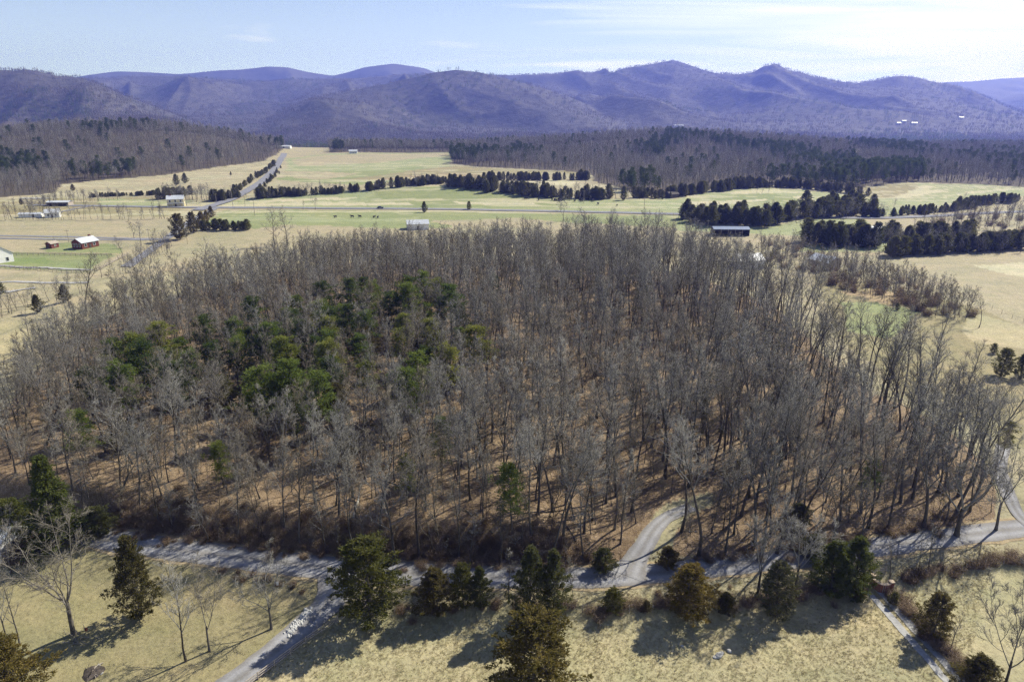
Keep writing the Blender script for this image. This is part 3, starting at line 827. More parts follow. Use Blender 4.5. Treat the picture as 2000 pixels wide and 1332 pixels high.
def evergreen(name, seed, kind):
    rng = np.random.default_rng(seed); H = 10.0
    TR = ([], [], [], []); 
    def put(pts, rad):
        for i in range(len(pts) - 1):
            TR[0].append(pts[i]); TR[1].append(pts[i + 1]); TR[2].append(rad[i]); TR[3].append(rad[i + 1])
    pts, rad = grow(rng, np.zeros(3), np.array([0, 0, 1.0]), H * 0.97, 0.17 if kind != 'pine' else 0.15, 0.02, 10, 0.03, 0.03)
    put(pts, rad)
    cs, ax, sz = [], [], []
    ph = rng.uniform(0, 6, 4)
    if kind == 'cedar':
        nb = 125
        for i in range(nb):
            t = 0.05 + 0.94 * (i + rng.random()) / nb
            a = i * 2.39996 + rng.normal(0, 0.2)
            prof = (min(1.0, t / 0.22) ** 0.55) * (1 - max(t - 0.25, 0) / 0.78) ** (0.78 if seed % 2 else 0.5)
            lump = 1 + 0.20 * math.sin(3 * a + ph[0] + 7 * t) + 0.17 * math.sin(5 * a + ph[1] - 13 * t) + rng.normal(0, 0.19) + (0.35 if rng.random() < 0.07 else 0)
            rr = max(2.25 * prof * lump, 0.08)
            p0 = pts[0] + (pts[-1] - pts[0]) * max(t - 0.06, 0.03)
            tip = np.array([math.cos(a) * rr, math.sin(a) * rr, H * t + 0.3 * rr])
            if i % 2 == 0: put([p0, (p0 + tip) / 2 - [0, 0, 0.1], tip], [0.045, 0.03, 0.01])
            o = unit(np.array([math.cos(a), math.sin(a), 0.75]))
            for f, s in ((1.0, 0.20), (0.9, 0.30), (0.78, 0.36), (0.64, 0.38), (0.48, 0.36)):
                if f < 0.6 and rng.random() < 0.4: continue
                cs.append(p0 * (1 - f) + tip * f + rng.normal(0, 0.08, 3)); ax.append(o); sz.append(s * (0.65 + 0.35 * prof))
        V, T = sprays(rng, cs, ax, 17, sz, 0.33, 0.07, 2, 0.45)
    elif kind == 'pine':
        for i in range(30):
            t = 0.28 + 0.70 * (i + rng.random()) / 30
            a = i * 2.39996 + rng.normal(0, 0.5)
            ln = 2.5 * (1 - t) ** 0.6 * min(1, (t - 0.15) / 0.2) * rng.uniform(0.55, 1.25) + 0.35
            p0 = np.array([*(pts[0] + (pts[-1] - pts[0]) * t)[:2], H * t * 0.97])
            d = np.array([math.cos(a), math.sin(a), rng.uniform(-0.05, 0.45)])
            q, qr = grow(rng, p0, d, ln, 0.05, 0.012, 4, 0.14, 0.07); put(q, qr)
            for j in range(7):
                f = 0.35 + 0.65 * (j + rng.random()) / 7
                k = min(int(f * 4), 3); pp = q[k] + (q[k + 1] - q[k]) * (f * 4 - k)
                sd_ = rng.normal(0, 0.28 * ln ** 0.5, 3); sd_[2] = abs(sd_[2]) * 0.5
                cs.append(pp + sd_); ax.append(unit(np.array([d[0], d[1], 0.8]))); sz.append(0.34)
        V, T = sprays(rng, cs, ax, 13, sz, 0.34, 0.06, 3, 0.35)
    elif kind == 'spruce':
        nb = 120
        for i in range(nb):
            t = 0.06 + 0.93 * (i + rng.random()) / nb
            a = i * 2.39996 + rng.normal(0, 0.3)
            ln = 2.7 * (1 - t) ** 1.0 * rng.uniform(0.7, 1.15) + 0.08
            p0 = np.array([0, 0, H * t]); d = np.array([math.cos(a), math.sin(a), -0.28])
            q, qr = grow(rng, p0, d, ln, 0.05, 0.012, 4, 0.05, 0.11); put(q, qr)
            for j in range(6):
                f = 0.25 + 0.75 * (j + rng.random()) / 6
                k = min(int(f * 4), 3); pp = q[k] + (q[k + 1] - q[k]) * (f * 4 - k)
                sd_ = np.array([-math.sin(a), math.cos(a), 0]) * rng.normal(0, 0.22 * ln * (1.1 - f * 0.6)) - np.array([0, 0, abs(rng.normal(0, 0.12))])
                cs.append(pp + sd_); ax.append(unit(np.array([d[0], d[1], -0.25]))); sz.append(0.26)
        V, T = sprays(rng, cs, ax, 12, sz, 0.32, 0.07, 2, -0.05)
    Vt, Qt = seg_mesh(*TR, 5)
    mt = mesh_np(name + '_trunk', Vt, quads=Qt, mat='bark')
    mc = mesh_np(name + '_crown', V, tris=T, mat='foliage')
    mj = mesh_np(name, np.vstack([Vt, V]), quads=Qt, tris=T + len(Vt), mat='bark')
    mj.materials.append(MATS['foliage'])
    mi = np.zeros(len(mj.polygons), np.int32); mi[len(Qt):] = 1; mj.polygons.foreach_set('material_index', mi)
    return mt, mc, mj, H
CEDAR_P = [evergreen('cedar', 500 + i, 'cedar') for i in range(4)]
PINE_P = [evergreen('pine', 600 + i, 'pine') for i in range(4)]
SPRUCE_P = [evergreen('spruce', 700, 'spruce')]
CED = {'olive': (0.115, 0.118, 0.042), 'dark': (0.135, 0.138, 0.066), 'gold': (0.160, 0.130, 0.048), 'brown': (0.130, 0.112, 0.052), 'green': (0.125, 0.140, 0.048),
       'pine': (0.145, 0.190, 0.055), 'pinedark': (0.090, 0.122, 0.044), 'pineyel': (0.215, 0.235, 0.066), 'spruce': (0.090, 0.110, 0.032), 'grey': (0.125, 0.128, 0.082)}

# ---- low shrubs and brush
def brush_mesh(name, seed, mat, n=150, h=1.6, r=0.9):
    rng = np.random.default_rng(seed); W0, W1, WA = [], [], []
    for i in range(n):
        a = rng.uniform(0, 6.283); rr = r * math.sqrt(rng.random()) * 0.55
        p = np.array([math.cos(a) * rr, math.sin(a) * rr, 0.0]); d = np.array([math.cos(a) * rng.uniform(0, .8), math.sin(a) * rng.uniform(0, .8), 1.0])
        q, _ = grow(rng, p, d, h * rng.uniform(0.5, 1.1), 0.01, 0.005, 3, 0.22, 0.0)
        for k in range(3):
            W0.append(q[k]); W1.append(q[k + 1]); WA.append(0.014 - 0.003 * k)
            for m in range(3):
                W0.append(q[k + 1]); W1.append(q[k + 1] + unit(rng.normal(0, 1, 3) + [0, 0, 0.6]) * rng.uniform(0.15, 0.5)); WA.append(0.010)
    V, T = cone_mesh(W0, W1, WA)
    return mesh_np(name, V, tris=T, mat=mat)
BRUSH_P = [brush_mesh('brush', 800 + i, 'brush') for i in range(3)]
def tuft_mesh(name, seed, n=13):
    rng = np.random.default_rng(seed); V = []
    for i in range(n):
        a = rng.uniform(0, 6.283); l = rng.uniform(0.12, 0.30); r = rng.uniform(0, 0.14)
        b0 = np.array([math.cos(a) * r, math.sin(a) * r, -0.01]); a2 = a + rng.normal(0, 0.8)
        d = unit(np.array([math.cos(a2) * 0.9, math.sin(a2) * 0.9, rng.uniform(0.3, 1.3)])); s = np.array([-math.sin(a2), math.cos(a2), 0]) * 0.022
        V += [b0 - s, b0 + s, b0 + d * l]
    return mesh_np(name, V, tris=np.arange(len(V)).reshape(-1, 3), mat='dry_grass')
TUFT_P = [tuft_mesh('grass_tuft', 850 + i) for i in range(4)]
# far clumps: several small bare trees in one mesh, for slopes kilometres away
def clump_mesh(name, seed, n=9, rad=17):
    rng = np.random.default_rng(seed); W0, W1, WA = [], [], []
    for i in range(n):
        a = rng.uniform(0, 6.283); rr = rad * math.sqrt(rng.random()); h = rng.uniform(13, 20)
        p = np.array([math.cos(a) * rr, math.sin(a) * rr, -3.0])
        W0.append(p); W1.append(p + [0, 0, h + 3]); WA.append(0.35)
        for k in range(16):
            b_ = p + np.array([0, 0, 3 + h * rng.uniform(0.3, 0.85)]); az = rng.uniform(0, 6.283); l = rng.uniform(3, 6)
            W0.append(b_); W1.append(b_ + np.array([math.cos(az) * l * 0.75, math.sin(az) * l * 0.75, l * 0.75])); WA.append(0.30)
    V, T = cone_mesh(W0, W1, WA)
    return mesh_np(name, V, tris=T, mat='bark')
CLUMP_P = [clump_mesh('bare_clump', 900 + i) for i in range(4)]
def pclump_mesh(name, seed, n=7, rad=15):
    rng = np.random.default_rng(seed); V = []
    for i in range(n):
        a = rng.uniform(0, 6.283); rr = rad * math.sqrt(rng.random()); h = rng.uniform(13, 21); p = np.array([math.cos(a) * rr, math.sin(a) * rr, 0.0])
        for k in range(34):
            t = rng.uniform(0.15, 1); az = rng.uniform(0, 6.283); r = 3.4 * (1 - t) + 0.5
            c_ = p + np.array([math.cos(az) * r * 0.6, math.sin(az) * r * 0.6, h * t]); 
            d = np.array([math.cos(az), math.sin(az), 0.1]) * 1.7; s = np.array([-math.sin(az), math.cos(az), 0.2]) * 1.1
            V += [c_ - s, c_ + s, c_ + d + [0, 0, rng.uniform(-.3, 1.3)]]
    return mesh_np(name, V, tris=np.arange(len(V)).reshape(-1, 3), mat='foliage')
PCLUMP_P = [pclump_mesh('pine_clump', 950 + i) for i in range(2)]

# ---- scattering of masses (stuff): a point mesh whose points carry size, turn and which tree
def protos(meshes, color=None):
    c = bpy.data.collections.new('stock')
    for i, m in enumerate(meshes):
        o = bpy.data.objects.new('stock_%02d_' % i + m.name, m)
        if color is not None: o.color = (*color[i % len(color)], 1)
        c.objects.link(o)
    return c
def scatter(name, pts, rot, scl, idx, meshes, color=None, label=None, cat=None):
    me = bpy.data.meshes.new(name)
    pts = np.asarray(pts, np.float32)
    me.vertices.add(len(pts)); me.vertices.foreach_set('co', pts.ravel())
    for nm, ty, arr in (('turn', 'FLOAT_VECTOR', np.asarray(rot, np.float32)), ('size', 'FLOAT', np.asarray(scl, np.float32)), ('which', 'INT', np.asarray(idx, np.int32))):
        at_ = me.attributes.new(nm, ty, 'POINT')
        at_.data.foreach_set('vector' if ty == 'FLOAT_VECTOR' else 'value', arr.ravel())
    o = link(name, me)
    ng = bpy.data.node_groups.new(name, 'GeometryNodeTree')
    ng.interface.new_socket('Geometry', in_out='INPUT', socket_type='NodeSocketGeometry')
    ng.interface.new_socket('Geometry', in_out='OUTPUT', socket_type='NodeSocketGeometry')
    gi = ng.nodes.new('NodeGroupInput'); go = ng.nodes.new('NodeGroupOutput')
    ip = ng.nodes.new('GeometryNodeInstanceOnPoints'); ci = ng.nodes.new('GeometryNodeCollectionInfo')
    ci.inputs['Collection'].default_value = protos(meshes, color)
    ci.inputs['Separate Children'].default_value = True
    ci.inputs['Reset Children'].default_value = True
    ip.inputs['Pick Instance'].default_value = True
    def attr(nm, ty):
        n = ng.nodes.new('GeometryNodeInputNamedAttribute'); n.data_type = ty; n.inputs['Name'].default_value = nm
        return n.outputs['Attribute']
    ng.links.new(gi.outputs[0], ip.inputs['Points']); ng.links.new(ci.outputs[0], ip.inputs['Instance'])
    ng.links.new(attr('which', 'INT'), ip.inputs['Instance Index'])
    er = ng.nodes.new('FunctionNodeEulerToRotation'); ng.links.new(attr('turn', 'FLOAT_VECTOR'), er.inputs[0])
    ng.links.new(er.outputs[0], ip.inputs['Rotation'])
    ng.links.new(attr('size', 'FLOAT'), ip.inputs['Scale'])
    ng.links.new(ip.outputs[0], go.inputs[0])
    m = o.modifiers.new('scatter', 'NODES'); m.node_group = ng
    if color is not None: o.color = (*color[0], 1)
    tag(o, label, cat, kind='stuff')
    return o
def turns(rng, n, tilt=0.05):
    return np.stack([rng.normal(0, tilt, n), rng.normal(0, tilt, n), rng.uniform(0, 6.283, n)], -1)

def plant_tree(name, proto, loc, h, label, cat='tree', group=None, color=None, rz=None, wide=1.0, lean=(0.0, 0.0), parts=True):
    """a tree as a thing: an Empty at its foot with trunk and crown"""
    mt, mc, mj, H0 = proto
    s = h / H0
    rz = random.uniform(0, 6.283) if rz is None else rz
    if parts:
        e = link(name, None, None, (loc[0], loc[1], loc[2] - 0.08)); e.empty_display_size = 0.5
        t = link('trunk', mt, e); c_ = link('crown', mc, e)
        obs = (t, c_)
    else:
        e = link(name, mj, None, (loc[0], loc[1], loc[2] - 0.08)); obs = (e,)
    e.rotation_euler = (lean[0], lean[1], rz); e.scale = (s * wide, s * wide, s)
    if color is not None:
        for o in obs: o.color = (*color, 1)
    tag(e, label, cat, group)
    return e
# ------------------------------------------------------------------ masses of far woods (stuff) and the big wood
def thin(P, dmin):
    """keep points at least dmin apart (grid hash)"""
    keep = []; cell = {}
    for i, (x, y) in enumerate(P):
        k = (int(x // dmin), int(y // dmin)); ok = True
        for a in (-1, 0, 1):
            for b_ in (-1, 0, 1):
                for j in cell.get((k[0] + a, k[1] + b_), ()):
                    if (P[j][0] - x) ** 2 + (P[j][1] - y) ** 2 < dmin * dmin: ok = False; break
                if not ok: break
            if not ok: break
        if ok: keep.append(i); cell.setdefault(k, []).append(i)
    return P[keep]
rng = np.random.default_rng(21)
# --- woods on the hills across the valley, 600 m to 1.4 km away
def fan_points(rng, n, y0, y1, umax=0.86):
    y = np.sqrt(rng.random(n) * (y1 ** 2 - y0 ** 2) + y0 ** 2); u = rng.uniform(-umax, umax, n)
    return np.stack([u * y, y], -1)
P = fan_points(rng, 80000, 560, 1450)
m = inpoly(P[:, 0], P[:, 1], FARWOOD)
for c_ in CLEAR: m &= ~inpoly(P[:, 0], P[:, 1], c_)
m &= polydist(P[:, 0], P[:, 1], SIDE) > 14
P = thin(P[m], 4.4)
ev = fbm(P[:, 0] / 90 + 3, P[:, 1] / 140, 3)
PLANT = worldpoly([(1655, 352), (1800, 350), (1815, 338), (1790, 333), (1660, 338)])
isev = ((ev > 0.60) & (rng.random(len(P)) < 0.5)) | (rng.random(len(P)) < 0.02) | inpoly(P[:, 0], P[:, 1], PLANT)
Z = height(P[:, 0], P[:, 1])
B_ = ~isev
scatter('hillside_woods', np.column_stack([P[B_], Z[B_] - 0.2]), turns(rng, B_.sum()), rng.uniform(0.52, 0.88, B_.sum()), rng.integers(0, 11, B_.sum()),
        [p[2] for p in BARE_P], label='bare grey brown woods covering the hills across the valley', cat='woods')
scatter('hillside_pines', np.column_stack([P[isev], Z[isev] - 0.2]), turns(rng, isev.sum()), rng.uniform(1.2, 1.9, isev.sum()), rng.integers(0, 4, isev.sum()),
        [p[2] for p in PINE_P], [CED['pinedark'], CED['pinedark'], CED['pine']], label='dark green pines mixed into the bare hillside woods', cat='pines')
# --- farther woods and mountain slopes, in clumps
def clumps(name, n, y0, y1, dmin, label, evt, poly=None):
    P = fan_points(rng, n, y0, y1, 0.84)
    if poly is not None:
        m = inpoly(P[:, 0], P[:, 1], poly)
        for c_ in CLEAR: m &= ~inpoly(P[:, 0], P[:, 1], c_)
        P = P[m]
    P = thin(P, dmin)
    Z = height(P[:, 0], P[:, 1])
    ev = fbm(P[:, 0] / 380 + 3, P[:, 1] / 500, 3)
    isev = ((ev > evt) & (rng.random(len(P)) < 0.55)) | (rng.random(len(P)) < 0.03)
    b_ = ~isev
    scatter(name, np.column_stack([P[b_], Z[b_] - 1]), turns(rng, b_.sum(), 0.03), rng.uniform(0.6, 0.95, b_.sum()), rng.integers(0, 4, b_.sum()), CLUMP_P, label=label, cat='woods')
    scatter(name.replace('woods', 'pines'), np.column_stack([P[isev], Z[isev] - 1]), turns(rng, isev.sum(), 0.03), rng.uniform(0.7, 1.05, isev.sum()), rng.integers(0, 2, isev.sum()),
            PCLUMP_P, [CED['pinedark']], label=label.replace('bare', 'dark evergreen').replace('woods', 'pines'), cat='pines')
clumps('valley_woods', 26000, 1440, 2700, 15, 'bare woods on the far valley floor below the mountains', 0.60)
clumps('mountain_woods', 44000, 2700, 6100, 31, 'bare woods over the blue mountain slopes', 0.60)

# --- the big wood beyond the road: the trees that show largest are things of their own
P = np.column_stack([rng.uniform(-190, 170, 16000), rng.uniform(84, 330, 16000)])
m = inpoly(P[:, 0], P[:, 1], WOOD) & (np.abs(P[:, 0] / P[:, 1]) < 0.86)
m &= polydist(P[:, 0], P[:, 1], DRIVE_IN) > 3.0
P = P[m]
PINEZ = [((680, 715), 29, 34), ((560, 745), 18, 24), ((300, 790), 12, 22), ((745, 668), 14, 24), ((640, 800), 16, 16)]
pz = [(np.array(G(*c)[:2]), a, b_) for c, a, b_ in PINEZ]
dr = P[:, 1] - road_y(P[:, 0])
P = np.vstack([thin(P[dr < 34], 2.85), thin(P[dr >= 34], 3.2)])
P = P[rng.random(len(P)) < 0.50 + 0.25 * (P[:, 1] - road_y(P[:, 0]) < 34) + 0.9 * sstep(0.36, 0.56, fbm(P[:, 0] / 16 + 60, P[:, 1] / 16, 3))]
inpine = np.zeros(len(P), bool)
for (cx_, cy_2), a, b_ in pz:
    inpine |= ((P[:, 0] - cx_) / a) ** 2 + ((P[:, 1] - cy_2 + 8) / (b_ + 8)) ** 2 < 0.8
P = P[~inpine | (rng.random(len(P)) < 0.36)]
P = P[np.argsort(P[:, 1] + 0.15 * np.abs(P[:, 0]))]
ZONES = []
def wood_zone(x, y):
    u = 1000 + x / (y * math.cos(PITCH) + (CAM_H - 2) * math.sin(PITCH)) * FPX
    d = y - float(road_y(x))
    row = 'at the front edge of the wood' if d < 16 else ('a little way back in the wood' if d < 42 else 'deep in the wood')
    col_ = ('above the dark spruce' if u < 230 else 'above the yard trees' if u < 560 else 'behind the large roadside cedar' if u < 840 else 'behind the middle roadside cedars' if u < 1180
            else 'beside the gravel drive' if u < 1420 else 'behind the double roadside cedar' if u < 1720 else 'towards the pale path')
    return row, col_
nb = 0; rest = []
for i, (x, y) in enumerate(P):
    z = hz(x, y)
    right = sstep(-30, 50, x)
    k = random.random()
    pi = random.randrange(5) if k < 0.35 + 0.45 * right else (5 + random.randrange(4) if k < 0.9 else 9 + random.randrange(2))
    h = random.uniform(14.5, 22.5) * (0.74 + 0.28 * float(right)) * (0.72 if random.random() < 0.22 else 1)
    if nb < 290:
        row, col_ = wood_zone(x, y)
        look = ('short' if h < 12.5 else 'medium' if h < 16.5 else 'tall') + ' ' + ('slender' if pi < 5 else 'broad-crowned' if pi < 9 else 'forked')
        plant_tree('bare_tree', BARE_P[pi], (x, y, z), h, '%s bare tree %s %s' % (look, row, col_), 'tree', '%s bare trees %s %s' % (look, row, col_), lean=(random.gauss(0, 0.07), random.gauss(0, 0.07)), wide=random.uniform(0.85, 1.25))
        nb += 1
    else:
        rest.append((x, y, z, pi, h))
Q = np.array(rest); nq = len(Q)
hs = np.array([p[3] for p in BARE_P])
scatter('deep_woods', Q[:, :3] - [0, 0, 0.1], turns(rng, nq, 0.07), Q[:, 4] / hs[Q[:, 3].astype(int)], Q[:, 3], [p[2] for p in BARE_P],
        label='crowded bare grey trees deeper in the big wood', cat='woods')
# undergrowth of saplings and twiggy brush through the wood
S = np.column_stack([rng.uniform(-190, 170, 16000), rng.uniform(86, 320, 16000)])
S = S[inpoly(S[:, 0], S[:, 1], WOOD) & (polydist(S[:, 0], S[:, 1], DRIVE_IN) > 3.2)]
dens = 0.5 + 0.5 * sstep(20, -50, S[:, 0])
S = S[rng.random(len(S)) < dens]
S = thin(S, 2.5)
scatter('undergrowth', np.column_stack([S, height(S[:, 0], S[:, 1]) - 0.05]), turns(rng, len(S), 0.08), np.where(rng.random(len(S)) < 0.35, rng.uniform(1.0, 1.7, len(S)), rng.uniform(0.35, 1.0, len(S))), rng.integers(0, 3, len(S)),
        [p[2] for p in SAP_P], label='thin brown saplings and brush under the wood', cat='undergrowth')
# sticks and fallen limbs on the leaf litter
STICK_P = []
for k in range(4):
    rg = np.random.default_rng(70 + k); W = ([], [], [])
    q, qr = grow(rg, np.zeros(3), np.array([1.0, 0, 0.02]), 3.0, 0.07, 0.02, 5, 0.12, 0.0)
    for i in range(5):
        W[0].append(q[i]); W[1].append(q[i + 1]); W[2].append(0.075 - 0.01 * i)
        for j in range(3): W[0].append(q[i]); W[1].append(q[i] + unit(rg.normal(0, 1, 3) * [1, 1, 0.5] + [0.8, 0, 0.2]) * rg.uniform(0.4, 1.2)); W[2].append(0.025)
    V_, T_ = cone_mesh(*W); STICK_P.append(mesh_np('stick', V_, tris=T_, mat='twig'))
D_ = np.column_stack([rng.uniform(-130, 130, 2600), rng.uniform(86, 240, 2600)]); D_ = D_[inpoly(D_[:, 0], D_[:, 1], WOOD) & (polydist(D_[:, 0], D_[:, 1], DRIVE_IN) > 3)]
scatter('deadwood', np.column_stack([D_, height(D_[:, 0], D_[:, 1]) + 0.06]), turns(rng, len(D_), 0.1), rng.uniform(0.4, 1.6, len(D_)), rng.integers(0, 4, len(D_)), STICK_P, label='fallen sticks and limbs scattered on the leaf litter', cat='deadwood')
# pines of the evergreen patch, each its own thing
npine = 0; PP = []
for (cx_, cy_2), a, b_ in pz:
    for _ in range(int(a * b_ / 11)):
        r_ = math.sqrt(random.random()) * (1.0 if random.random() < 0.8 else 1.25); t_ = random.uniform(0, 6.283)
        PP.append((cx_ + a * r_ * math.cos(t_), cy_2 + b_ * r_ * math.sin(t_)))
PP = thin(np.array(PP), 4.2)
for x, y in PP:
    if not bool(inpoly(np.array([x]), np.array([y]), WOOD)[0]): continue
    tone = random.choice(['pine', 'pine', 'pinedark', 'pinedark', 'pineyel', 'brown', 'olive'])
    ced = tone in ('brown', 'olive')
    where = 'left' if x < -75 else 'middle'
    lab = {'pine': 'mid green pine', 'pinedark': 'dark green pine', 'pineyel': 'yellow green pine', 'brown': 'brownish cedar', 'olive': 'olive cedar'}[tone]
    pl = 'in the small evergreen patch among bare trees on the left' if x < -75 else 'in the main evergreen patch in the wood'
    plant_tree('cedar_tree' if ced else 'pine_tree', random.choice(CEDAR_P if ced else PINE_P), (x, y, hz(x, y)), random.uniform(5.5, 9) if ced else random.uniform(9, 15),
               lab + ' ' + pl, 'tree', lab + 's ' + pl, CED[tone], wide=random.uniform(1.15, 1.5))
for (u, v, tv, tone, lab) in [(862, 925, 815, 'pine', 'tall green pine standing alone among bare trees in mid wood'), (795, 985, 890, 'pineyel', 'thin yellow green pine near the wood front above the roadside cedars'),
                              (1000, 1040, 905, 'pine', 'slim open pine at the wood front above the twin cedars'), (445, 965, 860, 'pineyel', 'pale green young pine above the yard trees'),
                              (1690, 985, 890, 'pine', 'sparse green pine among bare trees above the road on the right'), (965, 590, 535, 'pinedark', 'dark pine standing apart at the back of the wood'),
                              (1955, 900, 820, 'dark', 'dark cedar by the pale path at the right edge')]:
    bpt = G(u, v)
    plant_tree('pine_tree', random.choice(PINE_P), bpt, tall(bpt, tv), lab, 'tree', None, CED[tone])
# ------------------------------------------------------------------ foreground: roadside and yard trees
def cedar(u, v, topv, wpx, tone, label, kind='cedar_tree', protos_=None, idx=None):
    bpt = G(u, v); h = tall(bpt, topv) ; s = h / 10.0
    wide = (wpx * mpp(bpt)) / (4.7 * s)
    pr = (protos_ or CEDAR_P); pr = pr[idx % len(pr)] if idx is not None else random.choice(pr)
    return plant_tree(kind, pr, bpt, h, label, 'tree' if h > 3.4 else 'shrub', None, CED[tone], wide=wide)
cedar(724, 1203, 1056, 130, 'olive', 'large dense olive cedar where the yard drive meets the road', idx=0)
cedar(850, 1196, 1110, 78, 'brown', 'brownish cedar second in the roadside row after the large one', idx=1)
cedar(905, 1186, 1100, 52, 'olive', 'narrow cedar touching the brownish cedar by the road', idx=2)
cedar(938, 1186, 1106, 46, 'olive', 'slim cedar left of the leaning bare sapling by the road', idx=3)
cedar(1036, 1203, 1068, 74, 'dark', 'dark cedar, left of the twin pair by the field fence', idx=1)
cedar(1080, 1200, 1073, 62, 'dark', 'dark cedar, right of the twin pair by the field fence', idx=3)
cedar(1345, 1202, 1106, 92, 'gold', 'golden brown cedar in the fence row opposite the gravel drive', idx=2)
cedar(1514, 1203, 1100, 70, 'grey', 'grey green cedar beside the bare roadside trees', idx=0)
cedar(1622, 1162, 1056, 84, 'green', 'open green cedar, left half of the pair by the brick entrance', idx=3)
cedar(1662, 1158, 1048, 78, 'green', 'open green cedar, right half of the pair by the brick entrance', idx=1)
cedar(1820, 1246, 1158, 62, 'brown', 'small conical cedar beside the two-rut farm track', idx=2)
cedar(1042, 1356, 1196, 150, 'gold', 'large golden cedar standing in the foreground field', idx=0)
cedar(276, 1208, 1046, 78, 'brown', 'tall narrow brownish cedar on the yard lawn beside the road', idx=1)
cedar(18, 1372, 1246, 140, 'gold', 'golden cedar cut by the bottom left corner of the picture', idx=3)
cedar(118, 1068, 888, 120, 'spruce', 'tall dark spruce with drooping layers beside the road on the left', 'spruce_tree', SPRUCE_P)
cedar(36, 1058, 975, 78, 'green', 'rounded yellow green evergreen left of the dark spruce', idx=2)
cedar(195, 1045, 990, 60, 'dark', 'low dark evergreen under the spruce at the road edge', idx=2)
cedar(1197, 1193, 1150, 42, 'olive', 'small olive cedar bush in the field fence row', 'cedar_bush', idx=0)
cedar(1416, 1196, 1157, 44, 'brown', 'small brownish cedar bush right of the golden cedar', 'cedar_bush', idx=1)
cedar(1178, 1112, 1072, 48, 'dark', 'dark evergreen bush at the left corner of the gravel drive', 'cedar_bush', idx=2)
cedar(1303, 1106, 1066, 44, 'brown', 'brown evergreen bush at the right corner of the gravel drive', 'cedar_bush', idx=3)
cedar(1905, 1350, 1282, 84, 'brown', 'brownish bush at the bottom right beside the farm track', 'cedar_bush', idx=1)
cedar(1672, 1172, 1142, 34, 'green', 'low green bush at the foot of the pair by the brick entrance', 'cedar_bush', idx=0)
cedar(1745, 1180, 1155, 20, 'dark', 'very small dark cedar right of the brick entrance', 'cedar_bush', idx=2)
cedar(1262, 1192, 1172, 22, 'brown', 'tiny brown cedar bush in the field fence row', 'cedar_bush', idx=3)
cedar(1590, 1085, 1045, 60, 'dark', 'dark thicket bush at the wood edge above the roadside trees', 'cedar_bush', idx=1)
cedar(1560, 1020, 985, 50, 'grey', 'grey green bush inside the wood edge above the road', 'cedar_bush', idx=2)

# special bare trees, each its own mesh
def special(name, label, base, topv, tm, cm, wide=1.0, lean=(0, 0), rz=None, **kw):
    bpt = G(*base); h = tall(bpt, topv)
    kw.setdefault('H', 15.0)
    ms = bare_meshes(name, tm, cm, sides=7, **kw)
    return plant_tree(name, (*ms, kw['H']), bpt, h, label, 'tree', None, wide=wide, lean=lean, rz=rz)
special('sycamore_tree', 'white barked spreading bare tree on the yard lawn', (144, 1238), 1008, 'bark', 'pale_bark', seed=31, H=17, fork=5, n1=26, n2=7, n3=5, n4=3, spread=0.27, up=0.06, crook=0.08, rbase=0.0145, twig=0.011, wide=1.2)
special('bare_tree', 'leaning bare tree with pale snapped branches above the spruce', (240, 955), 850, 'bark', 'pale_bark', seed=32, H=15, fork=3, n1=12, n2=6, n3=5, n4=3, spread=0.3, up=-0.02, rbase=0.017, lean=(-0.12, -0.35), wide=1.3)
special('bare_tree', 'slim bare yard tree, front one of three near the drive', (363, 1291), 1118, 'bark', 'twig', seed=33, clear=0.3, n1=15, n2=6, n3=5, n4=4, spread=0.30, ang=(0.4, 0.8), rbase=0.0105, lean=(0, -0.08))
special('bare_tree', 'v-shaped bare yard tree, middle one of three near the drive', (409, 1271), 1108, 'bark', 'twig', seed=34, fork=2, n1=14, n2=6, n3=5, n4=4, spread=0.27, rbase=0.0115)
special('bare_tree', 'spreading bare yard tree, nearest the road of three by the drive', (530, 1228), 1085, 'bark', 'twig', seed=35, fork=4, n1=18, n2=6, n3=5, n4=4, spread=0.26, rbase=0.0125, wide=1.2)
special('bare_tree', 'many-stemmed bare shrub tree at the left edge of the lawn', (14, 1250), 1105, 'bark', 'twig', seed=36, fork=5, n1=12, n2=4, n3=3, n4=2, spread=0.2, rbase=0.009)
special('bare_tree', 'thin bare tree beside the shrub tree at the left edge', (38, 1256), 1120, 'bark', 'twig', seed=37, clear=0.25, n1=10, n2=4, n3=4, n4=2, spread=0.24, rbase=0.009)
special('bare_tree', 'tangled bare tree in front of the white house', (22, 1120), 1000, 'bark', 'twig', seed=45, fork=4, n1=16, n2=6, n3=5, n4=3, spread=0.28, rbase=0.012, wide=1.2)
special('bare_tree', 'bare roadside tree with a long shadow on the field', (1478, 1170), 985, 'bark', 'twig', seed=38, fork=3, n1=16, n2=7, n3=6, n4=4, spread=0.24, rbase=0.013)
special('bare_tree', 'many-stemmed bare roadside tree left of the green cedar pair', (1553, 1150), 985, 'bark', 'twig', seed=39, fork=4, n1=18, n2=7, n3=6, n4=4, spread=0.24, rbase=0.012, wide=1.1)
special('bare_tree', 'small bare tree beside the brick entrance wall', (1737, 1138), 1062, 'bark', 'twig', seed=40, H=8, clear=0.3, n1=10, n2=4, n3=4, n4=2, spread=0.3, rbase=0.012)
special('bare_tree', 'small upright bare tree on the verge right of the brick entrance', (1792, 1122), 1050, 'bark', 'twig', seed=41, H=8, clear=0.3, n1=10, n2=4, n3=4, n4=2, spread=0.26, rbase=0.011)
special('bare_tree', 'third small bare tree on the verge right of the brick entrance', (1814, 1115), 1035, 'bark', 'twig', seed=42, H=8, clear=0.35, n1=10, n2=5, n3=4, n4=2, spread=0.26, rbase=0.015, lean=(0, 0.12))
